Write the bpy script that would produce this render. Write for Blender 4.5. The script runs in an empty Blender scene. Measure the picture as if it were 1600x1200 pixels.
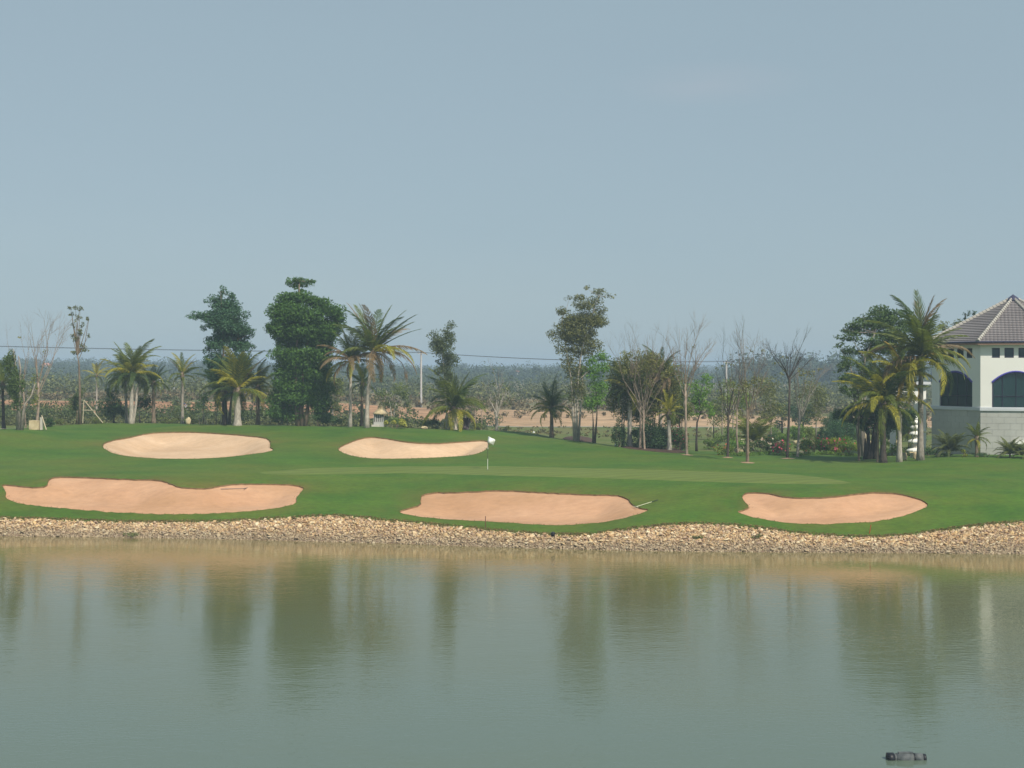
import bpy, math, random
import numpy as np
from mathutils import Vector, Matrix, Euler
from mathutils.geometry import delaunay_2d_cdt

scene = bpy.context.scene
COL = scene.collection
random.seed(7)
RNG = np.random.default_rng(11)

# ------------------------------------------------------------------ camera, sky, sun, exposure
HC, FPX, HOR = 11.0, 2200.0, 576.0          # camera height above the lake (m), focal length (px), horizon row
cd = bpy.data.cameras.new('camera'); cam = bpy.data.objects.new('camera', cd); COL.objects.link(cam)
cam.location = (0, 0, HC); cam.rotation_euler = (math.radians(90), 0, 0)
cd.sensor_width = 36; cd.lens = FPX / 1600 * 36; cd.shift_y = -(600 - HOR) / 1600
cd.clip_start = 0.5; cd.clip_end = 30000
scene.camera = cam

SUN_AZ = math.radians(36)      # to the right of straight-behind-the-camera
SUN_EL = math.radians(46)
sdir = Vector((math.sin(SUN_AZ) * math.cos(SUN_EL), -math.cos(SUN_AZ) * math.cos(SUN_EL), math.sin(SUN_EL)))
w = bpy.data.worlds.new('World'); scene.world = w; w.use_nodes = True
nt = w.node_tree; nt.nodes.clear()
sky = nt.nodes.new('ShaderNodeTexSky'); sky.sky_type = 'NISHITA'; sky.sun_disc = False
sky.sun_elevation = SUN_EL
sky.sun_rotation = math.atan2(sdir.x, sdir.y)
sky.altitude = 50; sky.air_density = 1.0; sky.dust_density = 0.6; sky.ozone_density = 2.0
hs = nt.nodes.new('ShaderNodeHueSaturation'); hs.inputs['Saturation'].default_value = 0.62
bg = nt.nodes.new('ShaderNodeBackground'); bg.inputs['Strength'].default_value = 0.085
wo = nt.nodes.new('ShaderNodeOutputWorld')
hm = nt.nodes.new('ShaderNodeMix'); hm.data_type = 'RGBA'; hm.inputs[0].default_value = 0.72;
tc_ = nt.nodes.new('ShaderNodeTexCoord'); mp_ = nt.nodes.new('ShaderNodeMapping'); mp_.inputs['Scale'].default_value = (2, 2, 9); nz_ = nt.nodes.new('ShaderNodeTexNoise'); nz_.inputs['Scale'].default_value = 1.6; nz_.inputs['Detail'].default_value = 5
mr_ = nt.nodes.new('ShaderNodeMapRange'); mr_.inputs[1].default_value = .35; mr_.inputs[2].default_value = .75; mr_.inputs[3].default_value = .70; mr_.inputs[4].default_value = .80   # very faint thin cloud
nt.links.new(tc_.outputs['Generated'], mp_.inputs[0]); nt.links.new(mp_.outputs[0], nz_.inputs['Vector']); nt.links.new(nz_.outputs[0], mr_.inputs[0]); nt.links.new(mr_.outputs[0], hm.inputs[0])
hm.inputs[7].default_value = (3.92, 5.32, 6.1, 1)   # even pale haze over the whole sky
nt.links.new(sky.outputs[0], hs.inputs['Color']); nt.links.new(hs.outputs[0], hm.inputs[6]); 
# one faint pinkish wisp of cloud high at the right
cdir = Vector((.141, 1, .203)).normalized(); sb_ = nt.nodes.new('ShaderNodeVectorMath'); sb_.operation = 'SUBTRACT'; sb_.inputs[1].default_value = cdir; nt.links.new(tc_.outputs['Generated'], sb_.inputs[0])
sc_n = nt.nodes.new('ShaderNodeVectorMath'); sc_n.operation = 'MULTIPLY'; sc_n.inputs[1].default_value = (14, 14, 60); nt.links.new(sb_.outputs[0], sc_n.inputs[0])
ln_ = nt.nodes.new('ShaderNodeVectorMath'); ln_.operation = 'LENGTH'; nt.links.new(sc_n.outputs[0], ln_.inputs[0])
nz2 = nt.nodes.new('ShaderNodeTexNoise'); nz2.inputs['Scale'].default_value = 1.4; nz2.inputs['Detail'].default_value = 5; nt.links.new(sc_n.outputs[0], nz2.inputs['Vector'])
mr2 = nt.nodes.new('ShaderNodeMapRange'); mr2.inputs[1].default_value = 1.0; mr2.inputs[2].default_value = 0.0; mr2.inputs[4].default_value = 1.0; nt.links.new(ln_.outputs['Value'], mr2.inputs[0])
mm = nt.nodes.new('ShaderNodeMath'); mm.operation = 'MULTIPLY'; nt.links.new(mr2.outputs[0], mm.inputs[0]); nt.links.new(nz2.outputs[0], mm.inputs[1])
mm2 = nt.nodes.new('ShaderNodeMath'); mm2.operation = 'MULTIPLY'; mm2.inputs[1].default_value = .45; nt.links.new(mm.outputs[0], mm2.inputs[0])
cm = nt.nodes.new('ShaderNodeMix'); cm.data_type = 'RGBA'; cm.inputs[7].default_value = (5.4, 5.7, 6.4, 1); nt.links.new(mm2.outputs[0], cm.inputs[0]); nt.links.new(hm.outputs[2], cm.inputs[6])
nt.links.new(cm.outputs[2], bg.inputs[0]); nt.links.new(bg.outputs[0], wo.inputs[0])
sd = bpy.data.lights.new('sun', 'SUN'); sd.energy = 4.9; sd.angle = math.radians(0.6); sd.color = (1.0, 0.93, 0.82)
sun = bpy.data.objects.new('sun', sd); COL.objects.link(sun); sun.location = (60, -60, 120)
sun.rotation_euler = sdir.to_track_quat('Z', 'Y').to_euler()
scene.view_settings.view_transform = 'Standard'; scene.view_settings.look = 'None'
scene.view_settings.exposure = 0.04; scene.view_settings.gamma = 1.0; scene.view_settings.use_curve_mapping = False
scene.cycles.volume_max_steps = 64; scene.cycles.max_bounces = 8; scene.cycles.transparent_max_bounces = 8

# ------------------------------------------------------------------ helpers
def zv(v, Y): return HC - (v - HOR) * Y / FPX
def P(u, v, Y): return Vector(((u - 800) * Y / FPX, Y, zv(v, Y)))

def tag(o, label=None, cat=None, group=None, kind=None):
    if label: o['label'] = label
    if cat: o['category'] = cat
    if group: o['group'] = group
    if kind: o['kind'] = kind
    return o

def empty(name, loc, label=None, cat=None, group=None, rz=0):
    o = bpy.data.objects.new(name, None); COL.objects.link(o); o.location = loc; o.rotation_euler = (0, 0, rz)
    o.empty_display_size = 0.3
    return tag(o, label, cat, group)

def link(name, me, parent=None, loc=None, rot=None, scale=None):
    o = bpy.data.objects.new(name, me); COL.objects.link(o)
    if parent is not None: o.parent = parent
    if loc is not None: o.location = loc
    if rot is not None: o.rotation_euler = rot
    if scale is not None: o.scale = scale if hasattr(scale, '__len__') else (scale,) * 3
    return o

def npmesh(name, V, F, mat=None, smooth=False):
    """V (n,3) array; F list of (m,k) index arrays"""
    me = bpy.data.meshes.new(name)
    V = np.asarray(V, dtype=np.float32)
    if not isinstance(F, list): F = [F]
    F = [np.asarray(f, dtype=np.int32) for f in F if len(f)]
    me.vertices.add(len(V)); me.vertices.foreach_set('co', V.ravel())
    nl = sum(f.size for f in F); npoly = sum(len(f) for f in F)
    me.loops.add(nl); me.polygons.add(npoly)
    me.loops.foreach_set('vertex_index', np.concatenate([f.ravel() for f in F]))
    st = []; off = 0
    for f in F:
        st.append(off + np.arange(len(f), dtype=np.int32) * f.shape[1]); off += f.size
    me.polygons.foreach_set('loop_start', np.concatenate(st))
    me.polygons.foreach_set('use_smooth', np.full(npoly, smooth))
    me.update(calc_edges=True); me.validate()
    if mat: me.materials.append(mat)
    return me

class MB:
    def __init__(s): s.v = []; s.f = []
    def add(s, vs, fs):
        b = len(s.v); s.v.extend([tuple(p) for p in vs]); s.f.extend([tuple(i + b for i in f) for f in fs]); return s
    def box(s, c, size, M=None):
        x, y, z = [q / 2 for q in size]; c = Vector(c)
        pts = [Vector((a * x, b * y, d * z)) for d in (-1, 1) for a, b in ((-1, -1), (1, -1), (1, 1), (-1, 1))]
        if M is not None: pts = [M @ p for p in pts]
        return s.add([p + c for p in pts], [(3, 2, 1, 0), (4, 5, 6, 7), (0, 1, 5, 4), (1, 2, 6, 5), (2, 3, 7, 6), (3, 0, 4, 7)])
    def tube(s, pts, rad, n=6, cap=True):
        pts = [Vector(p) for p in pts]; b = len(s.v); m = len(pts)
        for i, p in enumerate(pts):
            d = (pts[min(i + 1, m - 1)] - pts[max(i - 1, 0)])
            if d.length < 1e-6: d = Vector((0, 0, 1))
            d.normalize()
            a = d.cross(Vector((0, 1, 0)) if abs(d.y) < .9 else Vector((1, 0, 0))).normalized(); c = d.cross(a)
            for k in range(n):
                t = 2 * math.pi * k / n
                s.v.append(tuple(p + (a * math.cos(t) + c * math.sin(t)) * rad[i]))
        for i in range(m - 1):
            for k in range(n):
                k2 = (k + 1) % n
                s.f.append((b + i * n + k, b + i * n + k2, b + (i + 1) * n + k2, b + (i + 1) * n + k))
        if cap and n > 3:
            s.f.append(tuple(b + k for k in range(n))[::-1]); s.f.append(tuple(b + (m - 1) * n + k for k in range(n)))
        return s
    def lathe(s, prof, c=(0, 0, 0), n=16):
        b = len(s.v); c = Vector(c)
        for r, z in prof:
            for k in range(n):
                t = 2 * math.pi * k / n; s.v.append(tuple(c + Vector((r * math.cos(t), r * math.sin(t), z))))
        for i in range(len(prof) - 1):
            for k in range(n):
                k2 = (k + 1) % n
                s.f.append((b + i * n + k, b + i * n + k2, b + (i + 1) * n + k2, b + (i + 1) * n + k))
        s.f.append(tuple(b + k for k in range(n))[::-1]); s.f.append(tuple(b + (len(prof) - 1) * n + k for k in range(n)))
        return s
    def mesh(s, name, mat=None, smooth=False):
        me = bpy.data.meshes.new(name); me.from_pydata(s.v, [], s.f)
        if smooth: me.polygons.foreach_set('use_smooth', [True] * len(me.polygons))
        if mat: me.materials.append(mat)
        me.update(); return me
    def build(s, name, mat=None, parent=None, smooth=False, loc=None):
        return link(name, s.mesh(name, mat, smooth), parent, loc)

# ------------------------------------------------------------------ materials
def newmat(name):
    m = bpy.data.materials.new(name); m.use_nodes = True; t = m.node_tree
    return m, t, t.nodes['Principled BSDF'], t.nodes['Material Output']

def N(t, typ, **kw):
    n = t.nodes.new(typ)
    for k, v in kw.items(): setattr(n, k, v)
    return n

def ramp(t, stops, fac):
    r = N(t, 'ShaderNodeValToRGB'); e = r.color_ramp.elements
    while len(e) < len(stops): e.new(0.5)
    for i, (p, c) in enumerate(stops):
        e[i].position = p; e[i].color = (*c, 1)
    t.links.new(fac, r.inputs[0]); return r.outputs[0]

def noise(t, scale, detail=4, vec=None, rough=.55):
    n = N(t, 'ShaderNodeTexNoise'); n.inputs['Scale'].default_value = scale; n.inputs['Detail'].default_value = detail
    n.inputs['Roughness'].default_value = rough
    if vec is not None: t.links.new(vec, n.inputs['Vector'])
    return n.outputs['Fac']

def mixc(t, fac, a, b, mode='MIX'):
    m = N(t, 'ShaderNodeMix', data_type='RGBA', blend_type=mode)
    if isinstance(fac, float): m.inputs[0].default_value = fac
    else: t.links.new(fac, m.inputs[0])
    for i, q in ((6, a), (7, b)):
        if isinstance(q, tuple): m.inputs[i].default_value = (*q, 1)
        else: t.links.new(q, m.inputs[i])
    return m.outputs[2]

def worldpos(t, sc=(1, 1, 1)):
    g = N(t, 'ShaderNodeNewGeometry'); mp = N(t, 'ShaderNodeMapping'); mp.inputs['Scale'].default_value = sc
    t.links.new(g.outputs['Position'], mp.inputs[0]); return mp.outputs[0]

def surf(name, c1, c2=None, scale=2.0, rough=.85, bump=0.0, bscale=10, bdist=.03, sc=(1, 1, 1), c3=None, scale3=.15, f3=.5, spec=.3):
    m, t, b, o = newmat(name)
    b.inputs['Roughness'].default_value = rough; b.inputs['Specular IOR Level'].default_value = spec
    p = worldpos(t, sc)
    if c2:
        col = ramp(t, [(.3, c1), (.7, c2)], noise(t, scale, 5, p))
        if c3:
            f = ramp(t, [(.42, (0, 0, 0)), (.68, (f3, f3, f3))], noise(t, scale3, 4, p))
            col = mixc(t, f, col, c3)
        t.links.new(col, b.inputs['Base Color'])
    else: b.inputs['Base Color'].default_value = (*c1, 1)
    if bump:
        bn = N(t, 'ShaderNodeBump'); bn.inputs['Strength'].default_value = bump; bn.inputs['Distance'].default_value = bdist
        t.links.new(noise(t, bscale, 5, p), bn.inputs['Height']); t.links.new(bn.outputs[0], b.inputs['Normal'])
    return m

_leafcache = {}
def leafmat(c, var=.35, trans=.3, name='leaf'):
    if name in ('leaf', 'frond'): k_ = 1.0 if name == 'leaf' else .84; c = (c[0] * 1.65 * k_, c[1] * 1.6 * k_, c[2] * 1.35 * k_)
    key = (c, var, trans, name)
    if key in _leafcache: return _leafcache[key]
    m, t, b, o = newmat(name)
    g = N(t, 'ShaderNodeNewGeometry')
    hi = tuple(min(1, q * (1 + var) * k) for q, k in zip(c, (1.25, 1.1, .9))); lo = tuple(q * (1 - var) for q in c)
    col = ramp(t, [(0, lo), (.55, c), (1, hi)], g.outputs['Random Per Island'])
    t.links.new(col, b.inputs['Base Color']); b.inputs['Roughness'].default_value = .55; b.inputs['Specular IOR Level'].default_value = .25
    tr = N(t, 'ShaderNodeBsdfTranslucent')
    t.links.new(mixc(t, .5, col, (c[0] * 1.6, c[1] * 1.5, c[2] * .5)), tr.inputs[0])
    mx = N(t, 'ShaderNodeMixShader'); mx.inputs[0].default_value = trans
    t.links.new(b.outputs[0], mx.inputs[1]); t.links.new(tr.outputs[0], mx.inputs[2]); t.links.new(mx.outputs[0], o.inputs[0])
    _leafcache[key] = m; return m

def barkmat(name, c, k=1.5):
    return surf(name, tuple(q * .6 for q in c), tuple(min(1, q * k) for q in c), 3, .9, .6, 12, .02, sc=(3, 3, 1))

M = {}
M['lawn'] = surf('lawn_grass', (.036, .098, .006), (.066, .136, .010), .35, .9, .5, 9, .05, sc=(.8, 1.4, 1), c3=(.125, .130, .016), scale3=.13, f3=.5)
M['green'] = surf('green_grass', (.108, .155, .024), (.140, .180, .036), .5, .85, .1, 20, .01, sc=(.35, 1.6, 1))
M['rough'] = surf('rough_grass', (.070, .120, .016), (.125, .145, .035), .25, .95, .8, 5, .12, c3=(.20, .14, .06), scale3=.07, f3=.45)
def detail(m, sc, lo, hi, scale=1.0, stripes=None):
    t = m.node_tree; b = t.nodes['Principled BSDF']; src = b.inputs['Base Color'].links[0].from_socket
    f = ramp(t, [(.3, (lo,) * 3), (.7, (hi,) * 3)], noise(t, scale, 6, worldpos(t, sc), .7)); c = mixc(t, 1.0, src, f, 'MULTIPLY')
    if stripes:
        wv = N(t, 'ShaderNodeTexWave'); wv.inputs['Scale'].default_value = stripes[0]; wv.inputs['Distortion'].default_value = 1.5; wv.inputs['Detail'].default_value = 2
        mp = N(t, 'ShaderNodeMapping'); mp.inputs['Rotation'].default_value = (0, 0, stripes[1]); g = N(t, 'ShaderNodeNewGeometry'); t.links.new(g.outputs['Position'], mp.inputs[0]); t.links.new(mp.outputs[0], wv.inputs[0])
        c = mixc(t, 1.0, c, ramp(t, [(.2, (stripes[2],) * 3), (.8, (1.0,) * 3)], wv.outputs['Fac']), 'MULTIPLY')
    t.links.new(c, b.inputs['Base Color'])
detail(M['lawn'], (1, 2.2, 1), .72, 1.25, 2.2); detail(M['green'], (.6, 1.5, 1), .88, 1.08, 1.5, (.22, 1.1, .86)); detail(M['rough'], (1, 2, 1), .6, 1.3, 1.2)
M['sandA'] = surf('bunker_sand', (.47, .265, .152), (.545, .325, .195), .35, .95, .35, 5, .04, sc=(.6, 1.5, 1), c3=(.40, .225, .115), scale3=.22, f3=.7)
M['sandB'] = surf('pale_bunker_sand', (.56, .385, .24), (.63, .445, .29), .35, .95, .35, 5, .04, sc=(.6, 1.5, 1), c3=(.48, .31, .18), scale3=.22, f3=.7)
detail(M['sandA'], (1, 2.5, 1), .86, 1.07, 1.6); detail(M['sandB'], (1, 2.5, 1), .86, 1.07, 1.6)
M['lip'] = surf('lip_soil', (.14, .09, .04), (.26, .16, .08), 3, .95, .5, 12, .03)
M['dirt'] = surf('orange_dirt', (.44, .22, .11), (.62, .36, .20), .35, .95, .8, 1.5, .3, sc=(.4, 1.5, 1), c3=(.24, .135, .075), scale3=.16, f3=.95)
t = M['dirt'].node_tree; b = t.nodes['Principled BSDF']; src = b.inputs['Base Color'].links[0].from_socket
g_ = N(t, 'ShaderNodeNewGeometry'); sx_ = N(t, 'ShaderNodeSeparateXYZ'); t.links.new(g_.outputs['Position'], sx_.inputs[0]); mr = N(t, 'ShaderNodeMapRange'); mr.inputs[1].default_value = -25; mr.inputs[2].default_value = 5; mr.inputs[4].default_value = .5; t.links.new(sx_.outputs[0], mr.inputs[0])
t.links.new(mixc(t, mr.outputs[0], src, (.58, .44, .27)), b.inputs['Base Color'])
detail(M['dirt'], (.12, 1.6, 1), .50, 1.12, 1.0); detail(M['dirt'], (.5, .8, 1), .72, 1.1, .8)
M['plain'] = surf('scrub_ground', (.10, .115, .04), (.20, .16, .08), .03, .95, .5, 1, .3, c3=(.30, .20, .11), scale3=.02, f3=.6)
M['mulch'] = surf('mulch', (.05, .028, .018), (.10, .06, .04), 4, .95, 1, 14, .06)
M['bed'] = surf('tree_ring_soil', (.28, .18, .11), (.36, .24, .15), 4, .95, .6, 14, .04)
M['concrete'] = surf('concrete', (.42, .40, .34), (.56, .53, .45), 3, .85, .2, 15, .01)
M['polec'] = surf('pole_concrete', (.40, .40, .39), (.50, .49, .47), 1, .8)
M['path'] = surf('path_concrete', (.50, .47, .36), (.60, .56, .45), 1, .9)
M['yellowstone'] = surf('yellow_stone', (.42, .33, .18), (.62, .52, .33), 2.5, .9, .5, 8, .05, c3=(.22, .18, .13), scale3=1.2, f3=.7)
M['white'] = surf('white_paint', (.84, .83, .77), (.88, .87, .81), .4, .6, .06, 6, .01)
M['trimw'] = surf('trim_paint', (.55, .58, .60), (.62, .64, .66), 1, .6)
M['grey'] = surf('grey_panel', (.42, .42, .38), (.50, .50, .46), .6, .8, .2, 12, .01)
M['joint'] = surf('joint', (.38, .38, .35), (.44, .44, .41), 2, .9)
M['frame'] = surf('window_frame', (.03, .03, .06), None, rough=.45)
M['frameblue'] = surf('window_hood', (.07, .06, .36), None, rough=.5)
M['fascia'] = surf('fascia', (.30, .17, .12), (.36, .21, .15), 2, .7)
M['gutter'] = surf('gutter', (.05, .05, .09), None, rough=.5)
M['ridge'] = surf('ridge_tile', (.32, .30, .27), (.43, .41, .36), 3, .8)
M['dark'] = surf('dark_interior', (.012, .014, .013), None, rough=.9)
M['red'] = surf('red_paint', (.40, .05, .02), None, rough=.6)
M['brownwood'] = surf('stake_wood', (.10, .045, .03), (.15, .07, .045), 5, .8)
M['wood'] = surf('support_wood', (.42, .36, .25), (.55, .47, .33), 3, .85)
M['whiteobj'] = surf('white_plastic', (.80, .80, .76), None, rough=.45)
M['rakemetal'] = surf('rake_handle', (.20, .15, .14), None, rough=.6)
M['rakepale'] = surf('rake_handle_pale', (.62, .62, .45), None, rough=.5)
M['black'] = surf('black_plastic', (.012, .014, .018), None, rough=.45)
M['drumgrey'] = surf('weathered_drum', (.05, .06, .065), (.13, .14, .14), 6, .6)
M['cable'] = surf('cable', (.05, .055, .07), None, rough=.7)
M['bark_grey'] = barkmat('grey_bark', (.25, .22, .18))
M['bark_pale'] = barkmat('pale_bark', (.38, .34, .28), 1.3)
M['bark_dark'] = barkmat('dark_bark', (.055, .045, .035))
M['bark_brown'] = barkmat('brown_bark', (.17, .13, .09))
M['twig'] = barkmat('twig', (.26, .20, .15))
M['roofr'] = surf('terracotta_roof', (.40, .16, .09), (.5, .22, .13), 1, .8)

# glass: dark, reflective
m, t, b, o = newmat('dark_glass'); M['glass'] = m
b.inputs['Base Color'].default_value = (.012, .04, .038, 1); b.inputs['Roughness'].default_value = .08; b.inputs['Specular IOR Level'].default_value = .5

# roof tiles: rows are geometry, the rolls of each row are bump along the row
m, t, b, o = newmat('roof_tile'); M['roof'] = m
uv = N(t, 'ShaderNodeUVMap'); wv = N(t, 'ShaderNodeTexWave'); wv.inputs['Scale'].default_value = 1.0; wv.inputs['Distortion'].default_value = 0
wv.bands_direction = 'X'; t.links.new(uv.outputs[0], wv.inputs[0])
bn = N(t, 'ShaderNodeBump'); bn.inputs['Strength'].default_value = .5; bn.inputs['Distance'].default_value = .04
t.links.new(wv.outputs['Fac'], bn.inputs['Height']); t.links.new(bn.outputs[0], b.inputs['Normal'])
col = ramp(t, [(.3, (.17, .15, .15)), (.7, (.26, .235, .23))], noise(t, 1.3, 6))
dk = ramp(t, [(0, (.78, .78, .78)), (.35, (1, 1, 1))], wv.outputs['Fac'])
t.links.new(mixc(t, 1.0, col, dk, 'MULTIPLY'), b.inputs['Base Color']); b.inputs['Roughness'].default_value = .8

# stones
def stonemat(name, perobj):
    m, t, b, o = newmat(name)
    if perobj: r = N(t, 'ShaderNodeObjectInfo').outputs['Random']
    else: r = N(t, 'ShaderNodeNewGeometry').outputs['Random Per Island']
    c = ramp(t, [(0, (.26, .17, .11)), (.22, (.50, .30, .14)), (.45, (.68, .47, .21)), (.6, (.38, .26, .19)), (.8, (.70, .53, .29)), (1, (.82, .71, .48))], r)
    c = mixc(t, mulf(t, noise(t, 6, 5, worldpos(t)), .45), c, (.30, .22, .15))
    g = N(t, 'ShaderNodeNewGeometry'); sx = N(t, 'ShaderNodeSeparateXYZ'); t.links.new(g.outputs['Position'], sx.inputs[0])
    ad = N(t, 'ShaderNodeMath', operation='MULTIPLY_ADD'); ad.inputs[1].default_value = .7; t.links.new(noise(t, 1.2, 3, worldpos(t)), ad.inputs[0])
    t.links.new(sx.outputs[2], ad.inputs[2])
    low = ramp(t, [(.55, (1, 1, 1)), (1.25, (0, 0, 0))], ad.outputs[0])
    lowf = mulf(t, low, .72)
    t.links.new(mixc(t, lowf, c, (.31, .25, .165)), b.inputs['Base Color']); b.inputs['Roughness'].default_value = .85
    return m
def mulf(t, a, k):
    n = N(t, 'ShaderNodeMath', operation='MULTIPLY'); t.links.new(a, n.inputs[0]); n.inputs[1].default_value = k; return n.outputs[0]
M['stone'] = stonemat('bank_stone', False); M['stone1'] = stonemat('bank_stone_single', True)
M['bankbase'] = surf('bank_rubble', (.16, .11, .07), (.28, .20, .13), 3, .95, .6, 9, .05)

# water
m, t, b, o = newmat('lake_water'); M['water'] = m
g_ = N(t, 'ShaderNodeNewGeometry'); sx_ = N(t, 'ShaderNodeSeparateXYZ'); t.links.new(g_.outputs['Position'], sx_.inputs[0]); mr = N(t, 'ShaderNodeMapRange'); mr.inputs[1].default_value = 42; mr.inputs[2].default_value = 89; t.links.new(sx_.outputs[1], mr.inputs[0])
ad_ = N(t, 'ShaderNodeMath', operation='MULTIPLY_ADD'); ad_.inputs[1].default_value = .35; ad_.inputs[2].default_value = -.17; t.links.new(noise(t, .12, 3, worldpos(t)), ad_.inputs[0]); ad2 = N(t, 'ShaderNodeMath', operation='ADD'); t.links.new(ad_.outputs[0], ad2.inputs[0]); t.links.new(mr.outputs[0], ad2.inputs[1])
t.links.new(ramp(t, [(0, (.102, .138, .102)), (.35, (.112, .130, .072)), (.7, (.130, .126, .046)), (1, (.20, .158, .068))], ad2.outputs[0]), b.inputs['Base Color'])   # muddy shallows, with bank and tree reflections also put into the body colour
b.inputs['Roughness'].default_value = .045; b.inputs['IOR'].default_value = 1.333
b.inputs['Specular IOR Level'].default_value = .5
p1 = worldpos(t, (.9, 2.2, 1)); p2 = worldpos(t, (.25, .6, 1)); p3 = worldpos(t, (.02, .05, 1))
n1 = noise(t, 2.2, 3, p1); n2 = noise(t, 1.3, 2, p2); n3 = noise(t, 1, 2, p3)
amp = ramp(t, [(.35, (.25, .25, .25)), (.65, (1, 1, 1))], n3)
sm = N(t, 'ShaderNodeMath', operation='MULTIPLY_ADD'); t.links.new(n2, sm.inputs[0]); sm.inputs[1].default_value = 1.2; t.links.new(n1, sm.inputs[2])
ml = N(t, 'ShaderNodeMath', operation='MULTIPLY'); t.links.new(sm.outputs[0], ml.inputs[0]); t.links.new(amp, ml.inputs[1])
bn = N(t, 'ShaderNodeBump'); bn.inputs['Strength'].default_value = .28; bn.inputs['Distance'].default_value = .045
t.links.new(ml.outputs[0], bn.inputs['Height']); t.links.new(bn.outputs[0], b.inputs['Normal'])

# ------------------------------------------------------------------ terrain height table
US = np.arange(-2600, 4201, 8.0)
def I(d): 
    k = sorted(d); y = np.interp(US, k, [d[q] for q in k]); ker = np.ones(7) / 7
    return np.convolve(np.pad(y, 3, mode='edge'), ker, 'valid')
vW = I({0: 838, 200: 840, 400: 844, 600: 849, 800: 856, 1000: 861, 1200: 863, 1400: 864, 1600: 866})
vS = I({0: 810, 100: 812, 170: 815, 250: 816, 350: 815, 420: 811, 500: 806, 550: 807, 600: 813, 700: 822, 750: 827, 800: 832, 870: 836, 920: 836,
        960: 830, 1010: 824, 1060: 819, 1120: 819, 1180: 824, 1260: 835, 1340: 840, 1400: 838, 1450: 832, 1500: 825, 1560: 818, 1600: 816})
YW = FPX * HC / (vW - HOR)
a_ = (vS - HOR) / FPX; ZS = (HC - a_ * YW) / (1 + 2 * a_); YS = YW + 2 * ZS
v3 = I({-300: 742, 0: 742, 300: 748, 450: 744, 630: 740, 760: 745, 1000: 749, 1200: 757, 1300: 762, 1450: 762, 1600: 760})
z3 = I({0: 3.4, 1200: 3.3, 1450: 3.2, 1600: 3.2}); Y3 = FPX * (HC - z3) / (v3 - HOR)
v4 = I({0: 722, 400: 731, 600: 727, 760: 727, 1000: 733, 1200: 738, 1300: 742, 1450: 741, 1600: 738})
z4 = I({0: 3.6, 1200: 3.45, 1600: 3.5}); Y4 = FPX * (HC - z4) / (v4 - HOR)
v5 = I({0: 671, 60: 667, 100: 663, 200: 660, 400: 663, 600: 666, 700: 669, 770: 670, 820: 673, 870: 684, 930: 691, 1000: 702, 1100: 711, 1200: 718, 1300: 722,
        1400: 721, 1460: 715, 1500: 712, 1600: 713})
z5 = I({0: 5.6, 600: 5.6, 770: 5.2, 870: 4.6, 1000: 4.1, 1100: 3.8, 1200: 3.6, 1400: 3.65, 1460: 3.9, 1500: 4.1, 1600: 4.1}); Y5 = FPX * (HC - z5) / (v5 - HOR)
Y6 = Y5 + 13; z6 = I({0: 5.0, 600: 4.8, 800: 4.0, 900: 3.4, 1400: 3.4, 1600: 3.6})
vd0 = I({0: 645, 500: 650, 650: 661, 800: 667, 1300: 668}); z7 = zv(vd0, 200.0)
vd1 = I({0: 626, 500: 629, 650: 637, 800: 641, 1000: 643, 1150: 650, 1300: 652}); z8 = zv(vd1, 228.0)
z9 = z8 - .3
z10 = I({0: 5, 600: 4.5, 1600: 4})
YT = np.arange(60, 520.01, .25)
ZT = np.empty((len(US), len(YT)))
for i in range(len(US)):
    Yk = [40, YW[i] - 6, YW[i], YS[i], YS[i] + .6, Y3[i], Y4[i], Y5[i], Y6[i], max(Y6[i] + 8, 185), 200, 228, 300, 500, 600]
    Zk = [-3, -2.2, 0, ZS[i], ZS[i] + .12, z3[i], z4[i], z5[i], z6[i], z7[i] - .1, z7[i], z8[i], z9[i], z10[i], z10[i]]
    acc = 0
    wd = np.clip((YT - YS[i] - .8) * .45, 0, 3.2)
    for k in (-1, -.66, -.33, 0, .33, .66, 1): acc = acc + np.interp(YT + k * wd, Yk, Zk)
    ZT[i] = acc / 7
zfarL = 6.0
def hz(x, Y):
    x = np.asarray(x, dtype=float); Y = np.asarray(Y, dtype=float)
    u = 800 + FPX * x / Y
    fu = np.clip((u - US[0]) / 8, 0, len(US) - 1.001); fy = np.clip((Y - 60) / .25, 0, len(YT) - 1.001)
    iu = fu.astype(int); iy = fy.astype(int); du = fu - iu; dy = fy - iy
    z = (ZT[iu, iy] * (1 - du) * (1 - dy) + ZT[iu + 1, iy] * du * (1 - dy) + ZT[iu, iy + 1] * (1 - du) * dy + ZT[iu + 1, iy + 1] * du * dy)
    und = .035 * np.sin(x * .55 + 1.3 * np.sin(Y * .21)) * np.sin(Y * .33 + x * .17)
    z = z + und * np.clip((Y - 97) / 6, 0, 1)
    far = np.clip((Y - 520) / 600, 0, 1)
    return z + far * zfarL * np.clip((750 - u) / 600, 0, 1)
def hz1(x, Y): return float(hz(x, Y))
def G(u, v):
    """the ground point seen at photo pixel (u, v)"""
    Ys = np.arange(float(np.interp(u, US, YW)) - .5, 520, .05)
    z = hz((u - 800) * Ys / FPX, Ys); vv = HOR + FPX * (HC - z) / Ys
    k = np.argmax(vv <= v)
    if vv[k] > v: k = len(Ys) - 1
    return Vector(((u - 800) * Ys[k] / FPX, Ys[k], z[k]))
def GY(u, Y): x = (u - 800) * Y / FPX; return Vector((x, Y, hz1(x, Y)))
def crest(u, d=0): return GY(u, float(np.interp(u, US, Y5)) + d)

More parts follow.
